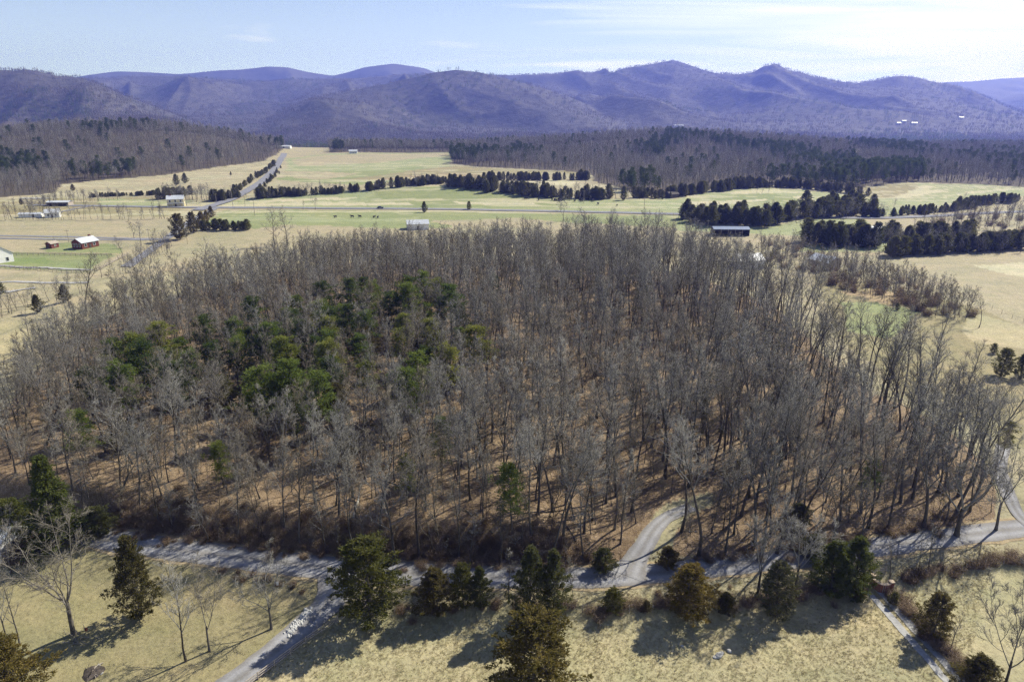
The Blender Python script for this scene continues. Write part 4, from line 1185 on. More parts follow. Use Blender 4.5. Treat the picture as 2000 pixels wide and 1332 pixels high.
special('bare_tree', 'tall bare tree at the bottom right corner', (1958, 1356), 1125, 'bark', 'twig', seed=43, fork=4, n1=22, n2=7, n3=6, n4=3, spread=0.2, up=0.14, rbase=0.010)
special('bare_tree', 'small bare sapling right of the farm track', (1856, 1274), 1200, 'bark', 'twig', seed=44, H=8, clear=0.25, n1=10, n2=4, n3=4, n4=2, spread=0.24, rbase=0.010)
special('bare_tree', 'slim leaning bare sapling between roadside cedars', (993, 1176), 1078, 'bark', 'twig', seed=46, H=10, clear=0.4, n1=9, n2=4, n3=4, n4=2, spread=0.18, rbase=0.010)
special('bare_tree', 'pale bare sapling right of the twin dark cedars', (1120, 1165), 1085, 'bark', 'twig', seed=47, H=10, clear=0.2, n1=12, n2=5, n3=4, n4=3, spread=0.25, rbase=0.008)
special('bare_tree', 'thick dark bare tree arching over the road on the right', (1868, 1046), 850, 'bark', 'twig', seed=48, H=17, fork=5, n1=22, n2=7, n3=6, n4=4, spread=0.24, rbase=0.017, wide=1.25, lean=(0.0, 0.12))
special('bare_tree', 'dark bare tree at the road bend by the right edge', (1945, 1035), 860, 'bark', 'twig', seed=49, H=16, fork=3, n1=18, n2=7, n3=6, n4=4, spread=0.26, rbase=0.013, wide=1.1)

# brush along fences and road edges, each shrub a thing of its own
def shrubs(px, n, spread, h, label, group, wide=1.0):
    line = spline([G(u, v)[:2] for u, v in px], 0.5)
    for i in range(n):
        x, y = line[int((i + random.random()) / n * (len(line) - 1))]
        x += random.gauss(0, spread); y += random.gauss(0, spread)
        o = link('shrub', random.choice(BRUSH_P), None, (x, y, hz(x, y) - 0.03), random.uniform(0, 6.28))
        s = random.uniform(*h) / 1.6; o.scale = (s * wide * random.uniform(0.9, 1.4), s * wide * random.uniform(0.9, 1.4), s)
        tag(o, label, 'shrub', group)
shrubs([(950, 1183), (1100, 1190), (1300, 1188), (1480, 1180)], 34, 0.5, (0.7, 1.7), 'low brown brush along the field fence below the road', 'brush along the field fence')
shrubs([(770, 1186), (830, 1190), (900, 1188)], 10, 0.6, (0.6, 1.3), 'low brush under the brownish roadside cedars', 'brush under the roadside cedars')
shrubs([(1480, 1185), (1580, 1160), (1650, 1160)], 18, 0.9, (0.8, 1.8), 'brush under the bare roadside trees', 'brush under the bare roadside trees')
shrubs([(1755, 1135), (1850, 1120), (1950, 1105), (2040, 1090)], 32, 0.6, (0.8, 1.8), 'brown brush in the fence row right of the brick entrance', 'brush right of the brick entrance')
shrubs([(1735, 1160), (1770, 1190), (1820, 1250), (1870, 1300), (1910, 1345)], 34, 0.5, (0.7, 1.7), 'brown brush along the right side of the farm track', 'brush beside the farm track')
shrubs([(420, 1118), (470, 1126), (540, 1138), (600, 1148)], 20, 0.5, (0.4, 0.9), 'low russet weeds on the verge between lawn and road', 'weeds on the lawn verge')
shrubs([(1240, 1180), (1330, 1168), (1440, 1155)], 12, 0.6, (0.4, 0.9), 'short weeds on the verge below the drive mouth', 'weeds below the drive mouth')
shrubs([(225, 1034), (330, 1048), (480, 1068), (640, 1086), (800, 1096), (960, 1102), (1130, 1104)], 110, 1.2, (0.5, 1.3), 'dark brown brush on the bank above the road', 'brush on the road bank')
shrubs([(1330, 1094), (1450, 1084), (1600, 1062), (1750, 1042), (1880, 1020)], 44, 0.9, (0.6, 1.6), 'brown brush along the wood edge right of the drive', 'brush along the right wood edge')
shrubs([(0, 1085), (60, 1080), (110, 1075)], 10, 1.5, (1.2, 2.4), 'grey brush beside the white house', 'brush beside the white house')

L_ = spline([G(u, v)[:2] for u, v in [(215, 1030), (330, 1044), (480, 1064), (640, 1082), (800, 1092), (960, 1098), (1140, 1102)]], 0.5)
P_ = L_[rng.integers(0, len(L_), 620)] + rng.normal(0, 1, (620, 2)) * [1.0, 2.0] + [0, 0.6]
P_ = P_[P_[:, 1] - road_y(P_[:, 0]) > 3.3]
scatter('bank_brush', np.column_stack([P_, height(P_[:, 0], P_[:, 1]) - 0.05]), turns(rng, len(P_), 0.15), rng.uniform(0.35, 0.95, len(P_)), rng.integers(0, 3, len(P_)), BRUSH_P, label='tangled dark brush covering the bank above the road', cat='brush')
# ------------------------------------------------------------------ fences
def post_rail(name, label, px, spacing, ph, rails, mats=('weathered_wood', 'weathered_wood'), split=True, pw=0.13, rh=0.13):
    line = spline([G(u, v)[:2] for u, v in px], 0.25)
    d = np.concatenate([[0], np.cumsum(np.hypot(*np.diff(line, axis=0).T))])
    n = int(d[-1] / spacing) + 1
    sx = np.interp(np.arange(n) * spacing, d, line[:, 0]); sy = np.interp(np.arange(n) * spacing, d, line[:, 1])
    e = link(name, None, None, (sx[0], sy[0], hz(sx[0], sy[0]))); tag(e, label, 'fence')
    pm = MB(); pm.tube([(0, 0, -0.3), (0, 0, ph * 0.6), (0.01, 0, ph)], [pw * 0.55, pw * 0.5, pw * 0.45], 6); pm = pm.mesh('post', mats[0])
    ox, oy, oz = e.location
    for i in range(n):
        link('post', pm, e, (sx[i] - ox, sy[i] - oy, hz(sx[i], sy[i]) - oz), random.uniform(0, 6))
    for i in range(n - 1):
        a = Vector((sx[i] - ox, sy[i] - oy, hz(sx[i], sy[i]) - oz)); b_ = Vector((sx[i + 1] - ox, sy[i + 1] - oy, hz(sx[i + 1], sy[i + 1]) - oz))
        for z_ in rails:
            m_ = MB(); dz_ = random.uniform(-0.03, 0.03) if split else 0
            ext = (b_ - a).normalized() * 0.1
            m_.tube([a - ext + Vector((0, 0, z_ + dz_)), (a + b_) / 2 + Vector((0, 0, z_ + random.uniform(-0.02, 0.01))), b_ + ext + Vector((0, 0, z_ - dz_))], [rh * 0.4, rh * 0.55, rh * 0.42], 5)
            m_.build('rail', mats[1], e)
    return e
post_rail('rail_fence', 'weathered split rail fence along the yard drive', [(470, 1352), (508, 1324), (560, 1284), (610, 1247), (660, 1214), (712, 1192)], 2.4, 1.15, (0.35, 0.68, 1.0))
post_rail('rail_fence', 'short wooden rail fence behind the brick entrance wall', [(1703, 1122), (1725, 1122), (1748, 1117)], 2.0, 1.35, (0.4, 0.75, 1.1))
def wire_fence(name, label, px, spacing, ph=1.25, wires=3):
    line = spline([G(u, v)[:2] for u, v in px], 0.5)
    d = np.concatenate([[0], np.cumsum(np.hypot(*np.diff(line, axis=0).T))]); n = int(d[-1] / spacing) + 1
    sx = np.interp(np.arange(n) * spacing, d, line[:, 0]); sy = np.interp(np.arange(n) * spacing, d, line[:, 1])
    e = link(name, None, None, (sx[0], sy[0], hz(sx[0], sy[0]))); tag(e, label, 'fence')
    pm = MB(); pm.tube([(0, 0, -0.3), (0, 0, ph)], 0.06, 5); pm = pm.mesh('post', 'weathered_wood')
    P_ = [Vector((sx[i] - e.location[0], sy[i] - e.location[1], hz(sx[i], sy[i]) - e.location[2])) for i in range(n)]
    for p in P_:
        o = link('post', pm, e, p); o.rotation_euler = (random.gauss(0, .05), random.gauss(0, .05), 0)
    for k in range(wires):
        m_ = MB()
        for a, b_ in zip(P_[:-1], P_[1:]):
            z_ = Vector((0, 0, ph * (0.35 + 0.6 * k / max(wires - 1, 1)))); m_.tube([a + z_, b_ + z_], 0.008, 3)
        m_.build('wire', 'dark_wood', e)
wire_fence('wire_fence', 'post and wire fence along the field below the road', [(770, 1200), (900, 1196), (1100, 1197), (1300, 1196), (1480, 1182), (1600, 1170)], 3.2)
wire_fence('wire_fence', 'post and wire fence beside the farm track', [(1742, 1158), (1775, 1192), (1825, 1252), (1875, 1306), (1930, 1370)], 3.2)
wire_fence('wire_fence', 'post and wire fence right of the brick entrance', [(1768, 1132), (1850, 1120), (1950, 1104), (2060, 1088)], 3.4)

# ------------------------------------------------------------------ brick entrance walls
b = NB('brickwork'); co = b.objc()
bt = b.n('ShaderNodeTexBrick'); bt.inputs['Scale'].default_value = 4.0
bt.inputs['Color1'].default_value = (0.25, 0.085, 0.05, 1); bt.inputs['Color2'].default_value = (0.17, 0.055, 0.035, 1); bt.inputs['Mortar'].default_value = (0.30, 0.25, 0.21, 1)
b.l(co, bt.inputs['Vector']); b.col(bt.outputs['Color'])
def wing(px, label, h0=0.9, h1=1.5, thick=0.32):
    line = spline([G(u, v)[:2] for u, v in px], 0.12)
    n = len(line); o0 = (line[0][0], line[0][1], hz(*line[0]))
    e = link('entrance_wall', None, None, o0); tag(e, label, 'wall')
    t = np.gradient(line, axis=0); t /= np.linalg.norm(t, axis=1)[:, None]; nn = np.stack([-t[:, 1], t[:, 0]], -1)
    def strip(z0f, z1f, th):
        V = []; F = []
        for i in range(n):
            f = i / (n - 1)
            for s in (-1, 1):
                p = line[i] + nn[i] * th * s / 2
                for z in (z0f(f), z1f(f)): V.append((p[0] - o0[0], p[1] - o0[1], z))
        for i in range(n - 1):
            a = i * 4; c = a + 4
            F += [(a, c, c + 1, a + 1), (a + 3, c + 3, c + 2, a + 2), (a + 1, c + 1, c + 3, a + 3), (a, a + 2, c + 2, c)]
        F += [(0, 1, 3, 2), ((n - 1) * 4, (n - 1) * 4 + 2, (n - 1) * 4 + 3, (n - 1) * 4 + 1)]
        m_ = MB(); m_.add(V, F); return m_
    top = lambda f: h0 + (h1 - h0) * f
    strip(lambda f: -0.3, top, thick).build('wall_body', 'brickwork', e)
    strip(lambda f: top(f) + 0.002, lambda f: top(f) + 0.1, thick + 0.12).build('cap', 'cap_stone', e)
    for i, hh in ((0, h0 + 0.2), (n - 1, h1 + 0.25)):
        p = (line[i][0] - o0[0], line[i][1] - o0[1]); m_ = MB()
        m_.box(p[0] - 0.3, p[0] + 0.3, p[1] - 0.3, p[1] + 0.3, -0.3, hh); pr_ = m_.build('pillar', 'brickwork', e)
        m_ = MB(); m_.box(p[0] - 0.36, p[0] + 0.36, p[1] - 0.36, p[1] + 0.36, hh + 0.002, hh + 0.12); m_.build('cap', 'cap_stone', pr_)
wing([(1738, 1152), (1728, 1157), (1716, 1156), (1706, 1148), (1702, 1139)], 'curved red brick entrance wall right of the farm track', 1.2, 1.5)
wing([(1655, 1160), (1668, 1168), (1682, 1168), (1690, 1160), (1690, 1148)], 'curved red brick entrance wall in shade under the green cedars', 1.2, 1.4)

# ------------------------------------------------------------------ small things in the yard and field
def rock_mesh(seed, mat):
    import bmesh
    bm = bmesh.new(); bmesh.ops.create_icosphere(bm, subdivisions=2, radius=0.5)
    rg = np.random.default_rng(seed); ph = rg.uniform(0, 6, 6)
    for v in bm.verts:
        c_ = v.co; k = 1 + 0.18 * math.sin(5 * c_.x + ph[0]) + 0.16 * math.sin(6 * c_.y + ph[1]) + 0.12 * math.sin(9 * c_.z + ph[2]) + rg.normal(0, 0.05)
        v.co = Vector((c_.x * k * 1.25, c_.y * k, c_.z * k * 0.7))
    me = bpy.data.meshes.new('rock'); bm.to_mesh(me); bm.free(); me.materials.append(MATS[mat]); return me
ROCKS = [rock_mesh(i, 'stone') for i in range(3)]; WROCKS = [rock_mesh(10 + i, 'white_stone') for i in range(3)]
for u, v, s, lab in [(1406, 1279, 1.0, 'largest pale boulder half sunk in the foreground field'), (1424, 1272, 0.6, 'small pale stone right of the largest boulder'),
                     (1332, 1262, 0.4, 'single small stone in the grass of the foreground field'), (1396, 1283, 0.55, 'small pale stone left of the largest boulder')]:
    p = G(u, v); o = link('boulder', random.choice(ROCKS), None, (p[0], p[1], p[2] + 0.05 * s), random.uniform(0, 6), s); tag(o, lab, 'rock')
line = spline([G(u, v)[:2] for u, v in [(568, 1240), (588, 1218), (608, 1196)]], 0.2); rp = []
for _ in range(260):
    q = line[random.randrange(len(line))]; rp.append((q[0] + random.gauss(0, 0.28) - 0.35, q[1] + random.gauss(0, 0.28) + 0.15))
rp = np.array(rp)
scatter('drive_edge_stones', np.column_stack([rp, height(rp[:, 0], rp[:, 1]) + 0.13]), turns(rng, len(rp), 1.0), rng.uniform(0.16, 0.4, len(rp)), rng.integers(0, 3, len(rp)), WROCKS, label='white stones heaped along the yard drive', cat='stones')
# burnt brush pile
p = G(182, 1313); e = link('burn_pile', None, None, p); tag(e, 'burnt brush pile with ash and sticks on the lawn', 'brush pile')
V = []; F = []
for i in range(6):
    for k in range(20):
        a = 2 * math.pi * k / 20; r_ = 1.25 * i / 5 * (1 + 0.12 * math.sin(3 * a) + 0.06 * math.sin(7 * a)); V.append((math.cos(a) * r_, math.sin(a) * r_, 0.3 * (1 - (i / 5) ** 2) + random.uniform(0, 0.07) - 0.03 * (i == 5)))
for i in range(5):
    for k in range(20): F.append((i * 20 + k, (i + 1) * 20 + k, (i + 1) * 20 + (k + 1) % 20, i * 20 + (k + 1) % 20))
m_ = MB(); m_.add(V, F); m_.build('ash_bed', 'ash', e)
for k in range(16):
    a = random.uniform(0, 6.28); r_ = random.uniform(0, 1.1); c0 = Vector((math.cos(a) * r_, math.sin(a) * r_, 0.2)); dd = Vector((random.gauss(0, 1), random.gauss(0, 1), random.uniform(0.0, 0.5))).normalized() * random.uniform(0.3, 0.9)
    m_ = MB(); m_.tube([c0 - dd, c0, c0 + dd], [0.05, 0.045, 0.02], 5); m_.build('stick', 'dark_wood' if k % 3 else 'weathered_wood', e)
for k in range(4):
    a = random.uniform(0, 6.28); link('stone', random.choice(ROCKS), e, (math.cos(a) * 1.2, math.sin(a) * 1.2, 0.04), random.uniform(0, 6), random.uniform(0.15, 0.3))
# cut branches lying at the foot of the white barked tree
p = G(152, 1252); e = link('cut_branches', None, None, p); tag(e, 'grey cut branches piled at the foot of the white barked tree', 'branches')
for k in range(9):
    rg = np.random.default_rng(60 + k); a = rg.uniform(0, 6.28)
    q, qr = grow(rg, np.array([rg.normal(0, .7), rg.normal(0, .4), 0.15]), np.array([math.cos(a), math.sin(a) * 0.4, 0.15]), rg.uniform(1.8, 3.6), 0.05, 0.015, 5, 0.2, -0.03)
    m_ = MB(); m_.tube([Vector(v) for v in q], qr, 5)
    for j in range(8):
        i = rg.integers(1, 5); dd = unit(rg.normal(0, 1, 3) + [0, 0, .3]) * rg.uniform(0.3, 0.9); m_.tube([Vector(q[i]), Vector(q[i] + dd)], [0.02, 0.006], 4)
    m_.build('branch', 'pale_bark' if k % 2 else 'twig', e)
# post with a red box in the shadow of the lawn cedar, small white sign on the verge
p = G(168, 1236); e = link('garden_post', None, None, p); tag(e, 'thin brown post with a rusty pot on the lawn beside the white barked tree', 'post')
m_ = MB(); m_.tube([(0, 0, -0.2), (-0.1, 0, 1.5)], 0.035, 6); m_.build('pole', 'weathered_wood', e)
m_ = MB(); m_.tube([(0.15, 0, 0.45), (0.15, 0, 0.6), (0.15, 0, 0.8)], [0.16, 0.2, 0.17], 10); m_.build('pot', 'red_brick', e)
p = G(543, 1146); e = link('marker_sign', None, None, p, 0.3); tag(e, 'small blank white marker sign on the verge behind the yard trees', 'sign')
m_ = MB(); m_.box(-0.03, 0.03, -0.03, 0.03, -0.2, 0.7); m_.build('post', 'weathered_wood', e)
m_ = MB(); m_.box(-0.16, 0.16, -0.06, -0.034, 0.3, 0.95); m_.build('panel', 'white_paint', e)
# fallen logs and snags in the wood
for k, (u0, v0, u1, v1, mt_, lab) in enumerate([(705, 965, 690, 1012, 'pale_bark', 'pale broken snag leaning in the wood above the large cedar'), (778, 1030, 764, 1062, 'pale_bark', 'bleached fallen limb on the bank above the roadside cedars'),
        (905, 995, 962, 1042, 'bark', 'dark fallen log slanting across the leaf litter'), (1100, 1020, 1125, 1058, 'bark', 'short fallen log near the wood front above the twin cedars'),
        (730, 935, 830, 970, 'bark', 'long fallen trunk lying level in the wood'), (1010, 1060, 1003, 1072, 'pale_bark', 'pale stump of a snapped sapling by the bank'),
        (600, 965, 680, 925, 'bark', 'fallen trunk lying uphill in the wood above the drive'), (1390, 930, 1470, 900, 'bark', 'fallen trunk in the wood right of the gravel drive'), (1050, 830, 1130, 815, 'pale_bark', 'pale fallen trunk in the clearing mid wood')]):
    a = Vector(G(u0, v0)); b_ = Vector(G(u1, v1)); r_ = random.uniform(0.11, 0.2)
    e = link('fallen_log', None, None, a); tag(e, lab, 'log'); d_ = b_ - a
    up_ = Vector((0, 0, r_ + (1.6 if 'leaning' in lab else 0.1)))
    m_ = MB(); m_.tube([up_, d_ * 0.35 + Vector((0, 0, r_ + 0.2)), d_ * 0.7 + Vector((0, 0, r_ + 0.1)), d_ + Vector((0, 0, r_))], [r_ * 0.6, r_ * 0.8, r_, r_ * 1.1], 7); m_.build('log', mt_, e)
    for j in range(5):
        q = d_ * random.uniform(0.05, 0.5) + Vector((0, 0, r_ + 0.3)); dd = Vector((random.gauss(0, 1), random.gauss(0, 1), abs(random.gauss(0.5, 0.5)))).normalized() * random.uniform(0.6, 1.6)
        m_ = MB(); m_.tube([q, q + dd * 0.5, q + dd], [0.05, 0.035, 0.012], 4); m_.build('limb', mt_, e)

# grass tufts of the near fields (stuff)
T = np.column_stack([rng.uniform(-78, 78, 90000), rng.uniform(56, 104, 90000)])
d_ = T[:, 1] - road_y(T[:, 0])
k_ = (d_ < -2.8) & (np.abs(T[:, 0] / T[:, 1]) < 0.84)
for ln_, wd in ((DRIVE_LO, 2.0), (TRACK, 0.0)):
    dd = polydist(T[:, 0], T[:, 1], ln_[::3])
    k_ &= (dd > wd) if wd else ((dd > 1.45) | (dd < 0.3))
k_ &= rng.random(len(T)) < 0.55 + 0.45 * sstep(0.35, 0.6, fbm(T[:, 0] / 2.2, T[:, 1] / 2.2, 3))
lawn = inpoly(T[:, 0], T[:, 1], FW[1][1])
k_ &= ~lawn | (rng.random(len(T)) < 0.35)
T = T[k_]
scatter('field_grass', np.column_stack([T, height(T[:, 0], T[:, 1])]), turns(rng, len(T), 0.1), rng.uniform(0.5, 1.15, len(T)) * np.where(inpoly(T[:, 0], T[:, 1], FW[1][1]), 0.6, 1.0), rng.integers(0, 4, len(T)), TUFT_P,
        label='dry straw coloured grass tufts of the near fields', cat='grass')
# ------------------------------------------------------------------ farm buildings
def building(name, label, u, v, rz, L, W, hw, hr, wall, roof, wins=(), door=None, chimney=None, porch=False, cat='house', open_front=False, over=0.35, sink=0.0):
    """ridge along local x; local -y is the front"""
    p = G(u, v); e = link(name, None, None, (p[0], p[1], p[2] - sink), rz); tag(e, label, cat)
    if open_front:
        for (a, c, d_, f) in ((-L / 2, L / 2, W / 2 - 0.15, W / 2), (-L / 2, -L / 2 + 0.15, -W / 2, W / 2 - 0.152), (L / 2 - 0.15, L / 2, -W / 2, W / 2 - 0.152)):
            m_ = MB(); m_.box(a, c, d_, f, -0.5, hw); m_.build('wall', wall, e)
        n = max(3, int(L / 3.5))
        for i in range(1, n):
            m_ = MB(); x = -L / 2 + L * i / n; m_.box(x - 0.1, x + 0.1, -W / 2, -W / 2 + 0.2, -0.5, hw); m_.build('post', 'weathered_wood', e)
    else:
        m_ = MB(); m_.prism([(-W / 2, -0.5), (W / 2, -0.5), (W / 2, hw), (0, hw + hr), (-W / 2, hw)], -L / 2, L / 2); m_.build('wall', wall, e)
    t = 0.14; k = hr / (W / 2)
    for s in (-1, 1):
        m_ = MB(); m_.prism([(s * (W / 2 + over), hw - k * over + 0.03), (0, hw + hr + 0.03), (0, hw + hr + 0.03 + t), (s * (W / 2 + over), hw - k * over + 0.03 + t)][::s], -L / 2 - over, L / 2 + over)
        m_.build('roof', roof, e)
    for side, a, z, w_, h_ in wins:
        fm = MB(); gm = MB()
        if side in 'fb':
            y = -W / 2 if side == 'f' else W / 2; s = -1 if side == 'f' else 1
            lo, hi = sorted((y, y + s * 0.08)); fm.box(a - w_ / 2 - .12, a + w_ / 2 + .12, lo, hi, z - .12, z + h_ + .12)
            lo, hi = sorted((y + s * 0.082, y + s * 0.1)); gm.box(a - w_ / 2, a + w_ / 2, lo, hi, z, z + h_)
        else:
            x = -L / 2 if side == 'l' else L / 2; s = -1 if side == 'l' else 1
            lo, hi = sorted((x, x + s * 0.08)); fm.box(lo, hi, a - w_ / 2 - .12, a + w_ / 2 + .12, z - .12, z + h_ + .12)
            lo, hi = sorted((x + s * 0.082, x + s * 0.1)); gm.box(lo, hi, a - w_ / 2, a + w_ / 2, z, z + h_)
        wo_ = fm.build('window', 'white_paint', e); gm.build('pane', 'dark_glass', wo_)
    if door:
        side, a, w_, h_ = door; m_ = MB()
        if side in 'fb':
            y = -W / 2 if side == 'f' else W / 2; s = -1 if side == 'f' else 1
            lo, hi = sorted((y, y + s * 0.1)); m_.box(a - w_ / 2, a + w_ / 2, lo, hi, 0, h_)
        else:
            x = -L / 2 if side == 'l' else L / 2; s = -1 if side == 'l' else 1
            lo, hi = sorted((x, x + s * 0.1)); m_.box(lo, hi, a - w_ / 2, a + w_ / 2, 0, h_)
        m_.build('door', 'dark_wood', e)
    if chimney:
        x, y, h_ = chimney; m_ = MB(); m_.box(x - .45, x + .45, y - .45, y + .45, hw, hw + hr + h_); m_.build('chimney', 'red_brick', e)
    if porch:
        m_ = MB(); m_.box(-L / 2 + .3, L / 2 - .3, -W / 2 - 2.2, -W / 2 - 0.02, hw * 0.48, hw * 0.48 + 0.16); m_.build('porch_roof', roof, e)
        for i in range(4):
            x = -L / 2 + 0.5 + (L - 1.0) * i / 3; m_ = MB(); m_.box(x - .09, x + .09, -W / 2 - 2.1, -W / 2 - 1.92, 0, hw * 0.48 - 0.002); m_.build('porch_post', 'white_paint', e)
    return e
building('brick_house', 'red brick house with grey gable roof and white windows', 168, 483, R(68), 9, 7.2, 3.0, 1.9, 'red_brick', 'metal_roof',
         wins=[('l', -1.9, 1.0, 0.9, 1.4), ('l', 0.2, 1.0, 0.9, 1.4), ('l', 2.1, 1.0, 0.9, 1.4), ('f', 2.0, 1.0, 1.0, 1.4), ('f', -2.6, 1.0, 1.0, 1.4)], door=('f', -0.2, 1.0, 2.1), chimney=(3.2, 0.6, 0.9))
building('shed', 'small red shed with a pale front under a round bare tree', 103, 484, R(75), 4.2, 3.6, 2.3, 0.9, 'red_brick', 'weathered_wood', door=('l', 0.5, 1.2, 1.9), wins=[('f', 0, 0.9, 0.7, 0.8)], cat='shed')
building('white_house', 'large white house with metal roof cut by the left edge', -8, 512, R(-30), 13, 9, 4.2, 3.2, 'white_paint', 'metal_roof', wins=[('f', -4, 1, 1, 1.5), ('f', -1.5, 1, 1, 1.5), ('f', 1.5, 1, 1, 1.5), ('f', 4, 1, 1, 1.5), ('r', -2, 1, 1, 1.5), ('r', 2, 1, 1, 1.5)], chimney=(0, 0, 1.0))
building('farmhouse', 'cream two storey farmhouse with porch by the crossroads', 345, 403, R(20), 11, 8, 5.4, 2.2, 'cream_paint', 'metal_roof', wins=[('f', -3.5, 3.4, 1, 1.4), ('f', 0, 3.4, 1, 1.4), ('f', 3.5, 3.4, 1, 1.4), ('r', -2, 3.2, 1, 1.4), ('r', 2, 3.2, 1, 1.4), ('r', 0, 0.8, 1, 1.4)], porch=True, door=('f', 0, 1, 2.1), chimney=(-3, 0, 0.8))
building('open_shed', 'long low open farm shed with white roof at left', 118, 402, R(4), 15, 7, 2.7, 0.8, 'weathered_wood', 'metal_roof', open_front=True, cat='shed')
building('cottage', 'small white cottage behind the bare hedge at left', 104, 424, R(25), 8, 6, 3.0, 1.9, 'white_paint', 'metal_roof', wins=[('f', -2, 1, 0.9, 1.2), ('f', 2, 1, 0.9, 1.2), ('r', 0, 1, 0.9, 1.2)], door=('f', 0, 0.9, 2))
building('outbuilding', 'low white outbuilding left of the small cottage', 62, 424, R(8), 13, 4, 2.0, 0.7, 'white_paint', 'metal_roof', cat='shed', door=('f', 2, 1, 1.8))
building('barn', 'long dark cattle barn with blue grey roof behind the wood', 1425, 459, R(-3), 19, 8, 3.6, 0.9, 'dark_wood', 'blue_metal', open_front=True, cat='barn')
building('gable_barn', 'weathered gable barn with bright white roof in the thicket', 1609, 523, R(-62), 10, 8, 3.4, 2.0, 'weathered_wood', 'metal_roof', door=('f', 0, 2, 2.4), cat='barn')
building('hidden_house', 'white roofed building half hidden behind bare treetops', 1459, 522, R(15), 11, 8, 3.6, 2.2, 'white_paint', 'white_paint', door=('f', 0, 1, 2.1), wins=[('f', 3, 1, 1, 1.3)], cat='building')
building('farm_building', 'white roofed farm building beyond the top of the wood', 816, 447, R(12), 12, 8, 3.2, 1.8, 'white_paint', 'metal_roof', door=('f', 0, 1.5, 2.2), cat='building')
building('long_shed', 'pale blue roofed shed between the dark cedar clumps', 1715, 455, R(-6), 12, 6, 2.6, 1.0, 'white_paint', 'metal_roof', cat='shed', door=('f', 0, 1.5, 2))
building('field_house', 'white house at the far top edge of the upland field', 690, 300, R(10), 12, 8, 3.4, 1.8, 'white_paint', 'metal_roof', wins=[('f', -3, 1, 1.2, 1.4), ('f', 3, 1, 1.2, 1.4)], door=('f', 0, 1.1, 2.2))
building('poultry_house', 'white long roof beyond the top of the side road', 556, 290, R(0), 20, 9, 3.0, 1.4, 'white_paint', 'metal_roof', cat='building', door=('f', 0, 2, 2.4))
building('hut', 'dark cabin at the front of the right hill woods', 1312, 386, R(30), 9, 6, 2.8, 1.6, 'dark_wood', 'dark_wood', cat='shed', door=('f', 0, 1.2, 2.1))
building('kiosk', 'small dark shed by the young cedars beyond the lane', 392, 442, R(10), 4.5, 3.5, 2.3, 0.8, 'dark_wood', 'blue_metal', cat='shed', door=('f', 0, 1, 1.9))
for (u, v, L, lab) in [(1755, 243, 16, 'white building, left of the far village group below the mountains'), (1785, 243, 24, 'longest white building of the far village group below the mountains'), (1765, 239, 18, 'white building behind the far village group below the mountains'), (1877, 232, 18, 'lone white building high in the far valley on the right'),
                       (1325, 248, 40, 'pale long building in the woods below the main peak'), (1168, 262, 26, 'white house right of the far hilltop clearing')]:
    building('far_building', lab, u, v, R(random.uniform(-8, 8)), L, 11, 5, 3, 'white_paint', 'metal_roof', cat='building', wins=[('f', L * k, 1.5, L * 0.09, 2) for k in (-0.3, 0, 0.3)])
hp = G(60, 1068)
building('yard_house', 'white boarded house behind the spruce, showing one corner', -4, 1068, R(-14), 7.5, 5, 2.6, 1.6, 'white_paint', 'white_paint', wins=[('f', -1.5, 1, 1, 1.1), ('f', 1.8, 1, 1, 1.1), ('r', 0, 1, 1, 1.1)], door=('f', 0.3, 0.9, 2))

# utility poles
def pole(u, v, topv, label):
    p = G(u, v); h = tall(p, topv); e = link('utility_pole', None, None, p, random.uniform(-.4, .4)); tag(e, label, 'pole')
    m_ = MB(); m_.tube([(0, 0, -0.5), (0, 0, h)], [0.16, 0.1], 7); m_.build('pole', 'weathered_wood', e)
    m_ = MB(); m_.box(-1.1, 1.1, -0.06, 0.06, h - 0.6, h - 0.45); m_.build('crossarm', 'weathered_wood', e)
    for x in (-0.9, 0, 0.9):
        m_ = MB(); m_.tube([(x, 0, h - 0.448), (x, 0, h - 0.22)], 0.06, 6); m_.build('insulator', 'stone', e)
for u, v, t, l in [(135, 474, 449, 'utility pole behind the red brick house'), (455, 404, 362, 'utility pole at the crossroads'), (479, 404, 383, 'short utility pole right of the crossroads'), (498, 422, 385, 'utility pole in the green field right of the crossroads'),
                   (292, 468, 447, 'utility pole by the two large bare trees'), (423, 397, 378, 'utility pole beside the farmhouse road'), (553, 412, 400, 'low utility pole along the highway'), (1382, 448, 430, 'utility pole left of the long dark barn'), (1140, 398, 372, 'utility pole by the cattle'), (1258, 408, 385, 'utility pole in the right pasture')]:
    pole(u, v, t, l)
# board fences round the brick house paddock
post_rail('board_fence', 'grey board fence below the red brick house', [(22, 499), (90, 499), (160, 500), (225, 501)], 2.6, 1.4, (0.5, 0.85, 1.2), split=False, pw=0.22, rh=0.16)
post_rail('board_fence', 'grey board fence below the white house drive', [(-20, 523), (40, 526), (100, 531), (175, 533)], 2.4, 1.4, (0.5, 0.85, 1.2), split=False, pw=0.22, rh=0.16)
post_rail('board_fence', 'grey board fence running up beside the lane', [(190, 530), (225, 510), (250, 499)], 2.6, 1.4, (0.5, 0.85, 1.2), split=False, pw=0.22, rh=0.16)
wire_fence('wire_fence', 'fence line at the edge of the tan field on the right', [(1760, 522), (1830, 555), (1900, 588), (2000, 632), (2060, 655)], 5.0, 1.4, 2)
wire_fence('wire_fence', 'fence curving round the green paddock on the right', [(1660, 583), (1720, 586), (1765, 597)], 3.5, 1.3, 2)
wire_fence('wire_fence', 'white roadside fence along the highway on the right', [(1300, 421), (1420, 424), (1540, 428)], 5.0, 1.4, 2)

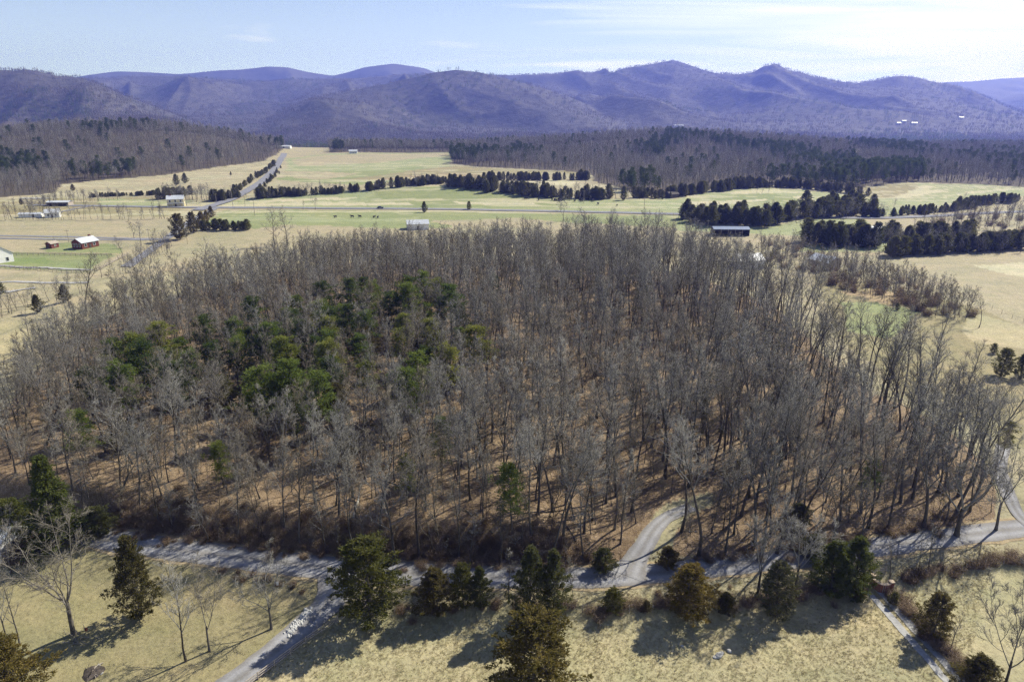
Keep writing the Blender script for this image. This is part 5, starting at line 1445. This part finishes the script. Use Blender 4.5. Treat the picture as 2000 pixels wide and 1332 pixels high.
# cattle
def cow_mesh():
    m_ = MB()
    m_.tube([(-1.05, 0, 1.05), (-0.95, 0, 1.02), (-0.4, 0, 0.98), (0.3, 0, 0.97), (0.75, 0, 1.05), (1.0, 0, 1.2), (1.25, 0, 1.35)], [0.18, 0.36, 0.42, 0.42, 0.36, 0.24, 0.17], 9)
    m_.tube([(1.2, 0, 1.38), (1.4, 0, 1.32), (1.68, 0, 1.1)], [0.15, 0.16, 0.09], 7)
    for x in (-0.8, 0.68):
        for y in (-0.22, 0.22): m_.tube([(x, y, 0.85), (x + (0.05 if x > 0 else -0.06), y, 0.45), (x, y, 0.0)], [0.15, 0.08, 0.07], 6)
    m_.tube([(-1.1, 0, 1.2), (-1.2, 0, 0.9), (-1.18, 0, 0.45)], [0.04, 0.03, 0.05], 4)
    for s in (-1, 1): m_.tube([(1.25, 0.12 * s, 1.45), (1.2, 0.32 * s, 1.42)], [0.05, 0.02], 4)
    return m_.mesh('cow', 'cow_hide')
COW = cow_mesh()
cows = [(random.uniform(1078, 1160), random.uniform(390.5, 395), 'black cow in the herd strung across the middle pasture', 'herd in the middle pasture') for _ in range(24)]
cows += [(1027, 390, 'black cow leading left of the herd', None), (1052, 392, 'black cow between the leader and the herd', None), (1205, 403, 'lone black cow right of the herd below the woods', None), (1168, 400, 'black cow just below the right end of the herd', None)]
cows += [(x, 426 + random.uniform(-1, 1), 'black cow in the green field left of the wood top', 'cows in the left green field') for x in (655, 688, 703, 731, 738)]
for u, v, l, g_ in cows:
    p = G(u, v); tag(link('cow', COW, None, p, random.uniform(0, 6.28), 1.1), l, 'cow', g_)
# dark car on the highway
p = G(743, 408.3); e = link('car', None, None, (p[0], p[1], p[2] + 0.36), R(1)); tag(e, 'dark car driving along the highway past the pasture', 'car')
m_ = MB(); m_.prism([(-0.85, 0.3), (0.85, 0.3), (0.88, 0.6), (0.85, 0.95), (-0.85, 0.95), (-0.88, 0.6)], -2.2, 2.2); m_.build('body', 'car_paint', e)
m_ = MB(); m_.add([(-1.7, -.78, .95), (1.0, -.78, .95), (1.0, .78, .95), (-1.7, .78, .95), (-1.35, -.62, 1.5), (0.35, -.62, 1.5), (0.35, .62, 1.5), (-1.35, .62, 1.5)], [(4, 5, 6, 7), (0, 1, 5, 4), (1, 2, 6, 5), (2, 3, 7, 6), (3, 0, 4, 7)]); m_.build('cabin', 'dark_glass', e)
for x in (-1.4, 1.4):
    for y in (-0.8, 0.8):
        m_ = MB(); m_.tube([(x, y - 0.1, 0.33), (x, y + 0.1, 0.33)], 0.33, 12); m_.build('wheel', 'tyre', e)

# ------------------------------------------------------------------ hedgerows and lone trees of the valley
def mass(px, n, hr_, label, spread=2.0):
    n = int(n * 1.7); hr_ = (hr_[0] * 0.7, hr_[1] * 0.95)
    L_ = spline([G(u, v)[:2] for u, v in px], 1.0); P = L_[rng.integers(0, len(L_), n)] + rng.normal(0, 1, (n, 2)) * [spread * 0.6, spread]
    k_ = vnoise(P[:, 0] / 14, P[:, 1] / 14)
    sc_ = (hr_[0] + (hr_[1] - hr_[0]) * np.clip(k_ * 0.7 + rng.random(n) * 0.4, 0, 1)) / 10
    scatter('cedar_hedgerow', np.column_stack([P, height(P[:, 0], P[:, 1]) - 0.3]), turns(rng, n, 0.04), sc_, rng.integers(0, 8, n), ROUND_P + [c_[2] for c_ in CEDAR_P], [CED['dark']], label=label, cat='hedgerow')
ROUND_P = []
for c_ in CEDAR_P:      # broader, lower outlines for the hedgerow cedars
    m_ = c_[2].copy(); co_ = np.empty(len(m_.vertices) * 3, np.float32); m_.vertices.foreach_get('co', co_); co_ = co_.reshape(-1, 3); co_[:, :2] *= 1.55; m_.vertices.foreach_set('co', co_.ravel()); m_.update(); ROUND_P.append(m_)
def row(px, n, hr_, tones, label, group, spread=2.0, wide=(1.25, 1.75), kind='cedar_tree'):
    line = spline([G(u, v)[:2] for u, v in px], 2.0)
    for i in range(n):
        q = line[int((i + random.random()) / n * (len(line) - 1))]
        x, y = q[0] + random.gauss(0, spread * 0.5), q[1] + random.gauss(0, spread)
        plant_tree(kind, random.choice(CEDAR_P), (x, y, hz(x, y)), random.uniform(*hr_), label, 'tree', group, CED[random.choice(tones)], wide=random.uniform(*wide), parts=False)
DK = ['dark', 'dark', 'olive']
mass([(505, 388), (560, 383), (640, 379), (760, 367), (870, 358)], 69, (5, 10), 'dark cedars in the hedgerow left of the pasture swell', 2.5)
mass([(870, 360), (930, 368), (1000, 377), (1080, 386), (1200, 389)], 66, (8, 13), 'dark cedars in the thick belt right of the pasture swell', 5.0)
mass([(950, 351), (1040, 353), (1150, 351)], 33, (7, 11), 'dark cedars in the upper row below the hill woods', 2.5)
mass([(1200, 389), (1300, 386), (1390, 374), (1480, 365), (1560, 367), (1640, 375), (1690, 382)], 75, (6, 11), 'dark cedars along the foot of the right hill woods', 3.0)
row([(1342, 430), (1390, 436), (1450, 440), (1520, 433)], 40, (8, 13), DK, 'dark cedar in the left clump beyond the long barn', 'cedars of the left clump', 7)
row([(1530, 428), (1600, 424), (1690, 418)], 24, (8, 12), DK, 'dark cedar in the right clump beyond the long barn', 'cedars of the right clump', 6)
row([(1600, 418), (1650, 408), (1690, 405)], 24, (8, 13), DK, 'dark cedar in the upper part of the right clump', 'cedars of the upper right clump', 9)
mass([(1690, 425), (1780, 419), (1900, 408)], 33, (4, 8), 'low dark cedars in the thin row below the right pasture', 2.5)
mass([(1870, 406), (1930, 399), (2010, 391)], 24, (6, 9), 'dark cedars in the short row at the right edge', 2.5)
row([(1590, 476), (1640, 478), (1710, 478)], 30, (8, 13), DK, 'dark cedar in the grove above the gable barn', 'cedars of the barn grove', 6)
row([(1735, 500), (1800, 497), (1900, 491), (2010, 486)], 38, (7, 10), DK, 'dark cedar in the row above the tan field', 'cedars above the tan field')
row([(1730, 471), (1800, 468), (1890, 464)], 24, (7, 10), DK, 'dark cedar in the row above the right green strip', 'cedars above the green strip', 4)
row([(400, 449), (440, 449), (488, 450)], 16, (4, 6.5), DK, 'small dark cedar in the short row beyond the lane', 'small cedars beyond the lane', 1.2)
mass([(318, 388), (345, 385), (368, 382)], 18, (7, 11), 'dark cedars in the clump left of the crossroads', 4.0)
mass([(425, 391), (450, 388), (462, 385)], 15, (6, 10), 'dark cedars in the clump at the crossroads', 4.0)
mass([(452, 384), (478, 366), (505, 345), (535, 320)], 21, (4, 8), 'dark cedars along the left side of the side road', 2.5)
mass([(505, 372), (530, 350), (548, 328)], 15, (3, 5), 'low dark cedars along the right side of the side road', 2.5)
mass([(180, 385), (240, 383), (300, 382)], 33, (3, 5), 'low dark cedars in the row below the tan hill field', 2.5)
for u, v, t, tone, l in [(352, 468, 417, 'brown', 'largest rusty cedar at the bend of the lane'), (378, 455, 414, 'brown', 'second rusty cedar beside the lane'), (395, 443, 413, 'gold', 'third rusty cedar beside the lane'), (404, 434, 411, 'gold', 'fourth rusty cedar beside the lane'),
                         (413, 425, 402, 'gold', 'roundest rusty cedar at the end of the lane row'), (916, 410, 393, 'olive', 'round cedar alone beside the highway'), (829, 415, 393, 'dark', 'dark cedar by the highway gate'), (1333, 430, 413, 'dark', 'dark cedar at the left tip of the clump'),
                         (362, 358, 338, 'dark', 'dark cedar alone in the tan hill field'), (345, 362, 340, 'dark', 'dark cedar beside the lone one in the tan field'), (143, 373, 360, 'brown', 'small round cedar at the foot of the left hill'), (451, 343, 335, 'dark', 'tiny dark cedar in the tan field by the side road'),
                         (875, 366, 350, 'dark', 'dark cedar on the crest of the pasture swell'), (1255, 385, 362, 'dark', 'tall dark cedar at the hill foot by the dark cabin'), (42, 400, 388, 'brown', 'round brown cedar left of the white open shed'), (2, 575, 545, 'olive', 'olive cedar at the left edge above the wood'),
                         (75, 610, 575, 'brown', 'brown cedar in the brush left of the wood'), (128, 590, 555, 'brown', 'second brown cedar in the brush left of the wood'), (1955, 735, 680, 'dark', 'dark cedar in the field at the right edge'), (1992, 740, 690, 'dark', 'dark cedar cut by the right edge'),
                         (1752, 606, 592, 'dark', 'small dark bush at the paddock fence'), (1940, 690, 670, 'dark', 'small dark cedar above the right edge pair')]:
    bpt = G(u, v); plant_tree('cedar_tree', random.choice(CEDAR_P), bpt, max(tall(bpt, t), 1.2), l, 'tree', None, CED[tone], wide=random.uniform(1.1, 1.4))
# lone bare trees
for u, v, t, pi, l in [(262, 466, 428, 9, 'left of two large bare trees by the lane'), (276, 480, 432, 6, 'right of two large bare trees by the lane'), (240, 500, 462, 7, 'rounded bare tree at the lane below the brick house'), (112, 480, 462, 7, 'round bare tree beside the small red shed'),
                       (616, 410, 382, 9, 'thin bare tree standing alone by the highway'), (592, 410, 391, 0, 'smaller thin bare tree by the highway'), (537, 480, 408, 5, 'pale tall bare tree left of the wood top'), (562, 478, 410, 6, 'second pale tall bare tree left of the wood top'),
                       (365, 402, 372, 5, 'bare tree beside the cream farmhouse'), (384, 395, 362, 8, 'bare tree behind the cream farmhouse'), (395, 393, 362, 6, 'bare tree between farmhouse and crossroads'), (405, 396, 366, 5, 'bare tree at the crossroads'), (312, 402, 382, 7, 'bare tree left of the cream farmhouse'), (300, 400, 384, 8, 'small bare tree left of the farmhouse hedge'),
                       (1912, 640, 580, 2, 'bare tree alone in the straw field on the right'), (1478, 378, 364, 9, 'bare tree in the striped pasture, left of a trio'), (1488, 379, 364, 0, 'bare tree in the striped pasture, middle of a trio'), (1500, 380, 366, 1, 'bare tree in the striped pasture, right of a trio'),
                       (1880, 395, 376, 7, 'pale bare tree beside the right edge cedars'), (1745, 408, 388, 6, 'bare tree in the dip of the right pasture'), (1680, 385, 360, 5, 'bare tree at the corner of the right clump'), (1095, 412, 390, 5, 'bare tree top standing before the herd'), (1100, 432, 385, 9, 'tall bare tree at the top centre of the wood'),
                       (170, 610, 500, 3, 'tall leaning bare tree at the upper left of the wood')]:
    bpt = G(u, v); plant_tree('bare_tree', BARE_P[pi], bpt, tall(bpt, t), l, 'tree', None, wide=1.2)
# bare thickets that read as one mass
def thicket(name, px, n, dmin, label, scl=(0.4, 0.75), line=None, low=False):
    if line is not None:
        L_ = spline([G(u, v)[:2] for u, v in line], 1.0); P = L_[rng.integers(0, len(L_), n)] + rng.normal(0, dmin, (n, 2))
    else:
        W_ = worldpoly(px); lo, hi = W_.min(0), W_.max(0); P = rng.random((n, 2)) * (hi - lo) + lo; P = P[inpoly(P[:, 0], P[:, 1], W_)]
    P = thin(P, dmin if line is None else 1.4)
    if low:
        stock_ = [p[2] for p in BARE_P[5:9]] + [p[2] for p in SAP_P] * 2 + BRUSH_P; k_ = rng.integers(0, len(stock_), len(P))
        s_ = rng.uniform(*scl, len(P)) * np.where(k_ < 4, 1.0, np.where(k_ < 10, 1.9, 3.6))
        scatter(name, np.column_stack([P, height(P[:, 0], P[:, 1]) - 0.1]), turns(rng, len(P), 0.08), s_, k_, stock_, label=label, cat='thicket'); return
    scatter(name, np.column_stack([P, height(P[:, 0], P[:, 1]) - 0.1]), turns(rng, len(P), 0.06), rng.uniform(*scl, len(P)), rng.integers(0, 11, len(P)), [p[2] for p in BARE_P], label=label, cat='thicket')
thicket('bare_thicket', [(1560, 528), (1650, 535), (1760, 552), (1880, 600), (1905, 622), (1860, 632), (1790, 612), (1700, 582), (1620, 560)], 3500, 2.3, 'bare dark thicket between the wood and the tan field', (0.35, 0.65), None, True)
thicket('bare_thicket', [(1480, 480), (1560, 478), (1590, 500), (1700, 515), (1720, 530), (1560, 530), (1500, 520)], 2500, 3.0, 'bare thicket round the gable barn', (0.3, 0.55), None, True)
thicket('bare_thicket', [(1770, 462), (1850, 428), (2080, 412), (2150, 460), (1900, 460)], 2600, 5.0, 'grey bare grove at the right edge beyond the cedar rows', (0.45, 0.75), None, True)
thicket('bare_hedge', None, 90, 1.2, 'tall bare hedge across the fields left of the lane', (0.28, 0.5), [(-60, 430), (120, 429), (330, 427)])
thicket('bare_hedge', None, 120, 4.0, 'bare trees along the farm road behind the hedge', (0.3, 0.5), [(-60, 415), (60, 414), (110, 395), (180, 395), (230, 390)])
thicket('bare_hedge', None, 60, 4.0, 'bare trees clustered left of the crossroads', (0.35, 0.6), [(330, 388), (400, 390), (440, 390)])
thicket('bare_hedge', None, 70, 3.0, 'bare brush along the lane', (0.25, 0.42), [(330, 475), (320, 490), (290, 510), (260, 530), (230, 545)])
thicket('bare_hedge', None, 60, 3.0, 'bare brush in the field left of the wood', (0.25, 0.45), [(-40, 640), (30, 600), (90, 590), (160, 575)])
thicket('bare_hedge', None, 60, 4.0, 'bare trees among the cedars of the long hedgerow', (0.3, 0.5), [(505, 389), (640, 380), (760, 368), (870, 359)])
thicket('bare_hedge', None, 90, 6.0, 'bare trees among the cedars beyond the long barn', (0.35, 0.6), [(1345, 433), (1450, 440), (1560, 428), (1690, 420)])
thicket('bare_hedge', None, 90, 5.0, 'bare trees among the cedars above the tan field', (0.35, 0.6), [(1600, 477), (1735, 485), (1850, 494), (2000, 488)])
thicket('bare_hedge', None, 60, 5.0, 'bare trees among the cedars of the thick belt', (0.4, 0.6), [(900, 366), (1000, 378), (1100, 386), (1250, 388)])
# ------------------------------------------------------------------ the air
hb_ = MB()
hb_.box(-9800, 9800, -400, 9700, -60, 745)
haze = hb_.build('haze', None)
hm = bpy.data.materials.new('haze'); hm.use_nodes = True
hm.node_tree.nodes.clear()
_out = hm.node_tree.nodes.new('ShaderNodeOutputMaterial')
_pv = hm.node_tree.nodes.new('ShaderNodeVolumePrincipled')
_pv.inputs['Color'].default_value = (0.19, 0.25, 1.0, 1)
_pv.inputs['Density'].default_value = 1.45e-4
_pv.inputs['Absorption Color'].default_value = (0.45, 0.45, 0.45, 1)
_pv.inputs['Anisotropy'].default_value = 0.3
hm.node_tree.links.new(_pv.outputs[0], _out.inputs['Volume'])
haze.data.materials.append(hm)
tag(haze, 'thin blue haze filling the valley air', 'haze', kind='stuff')
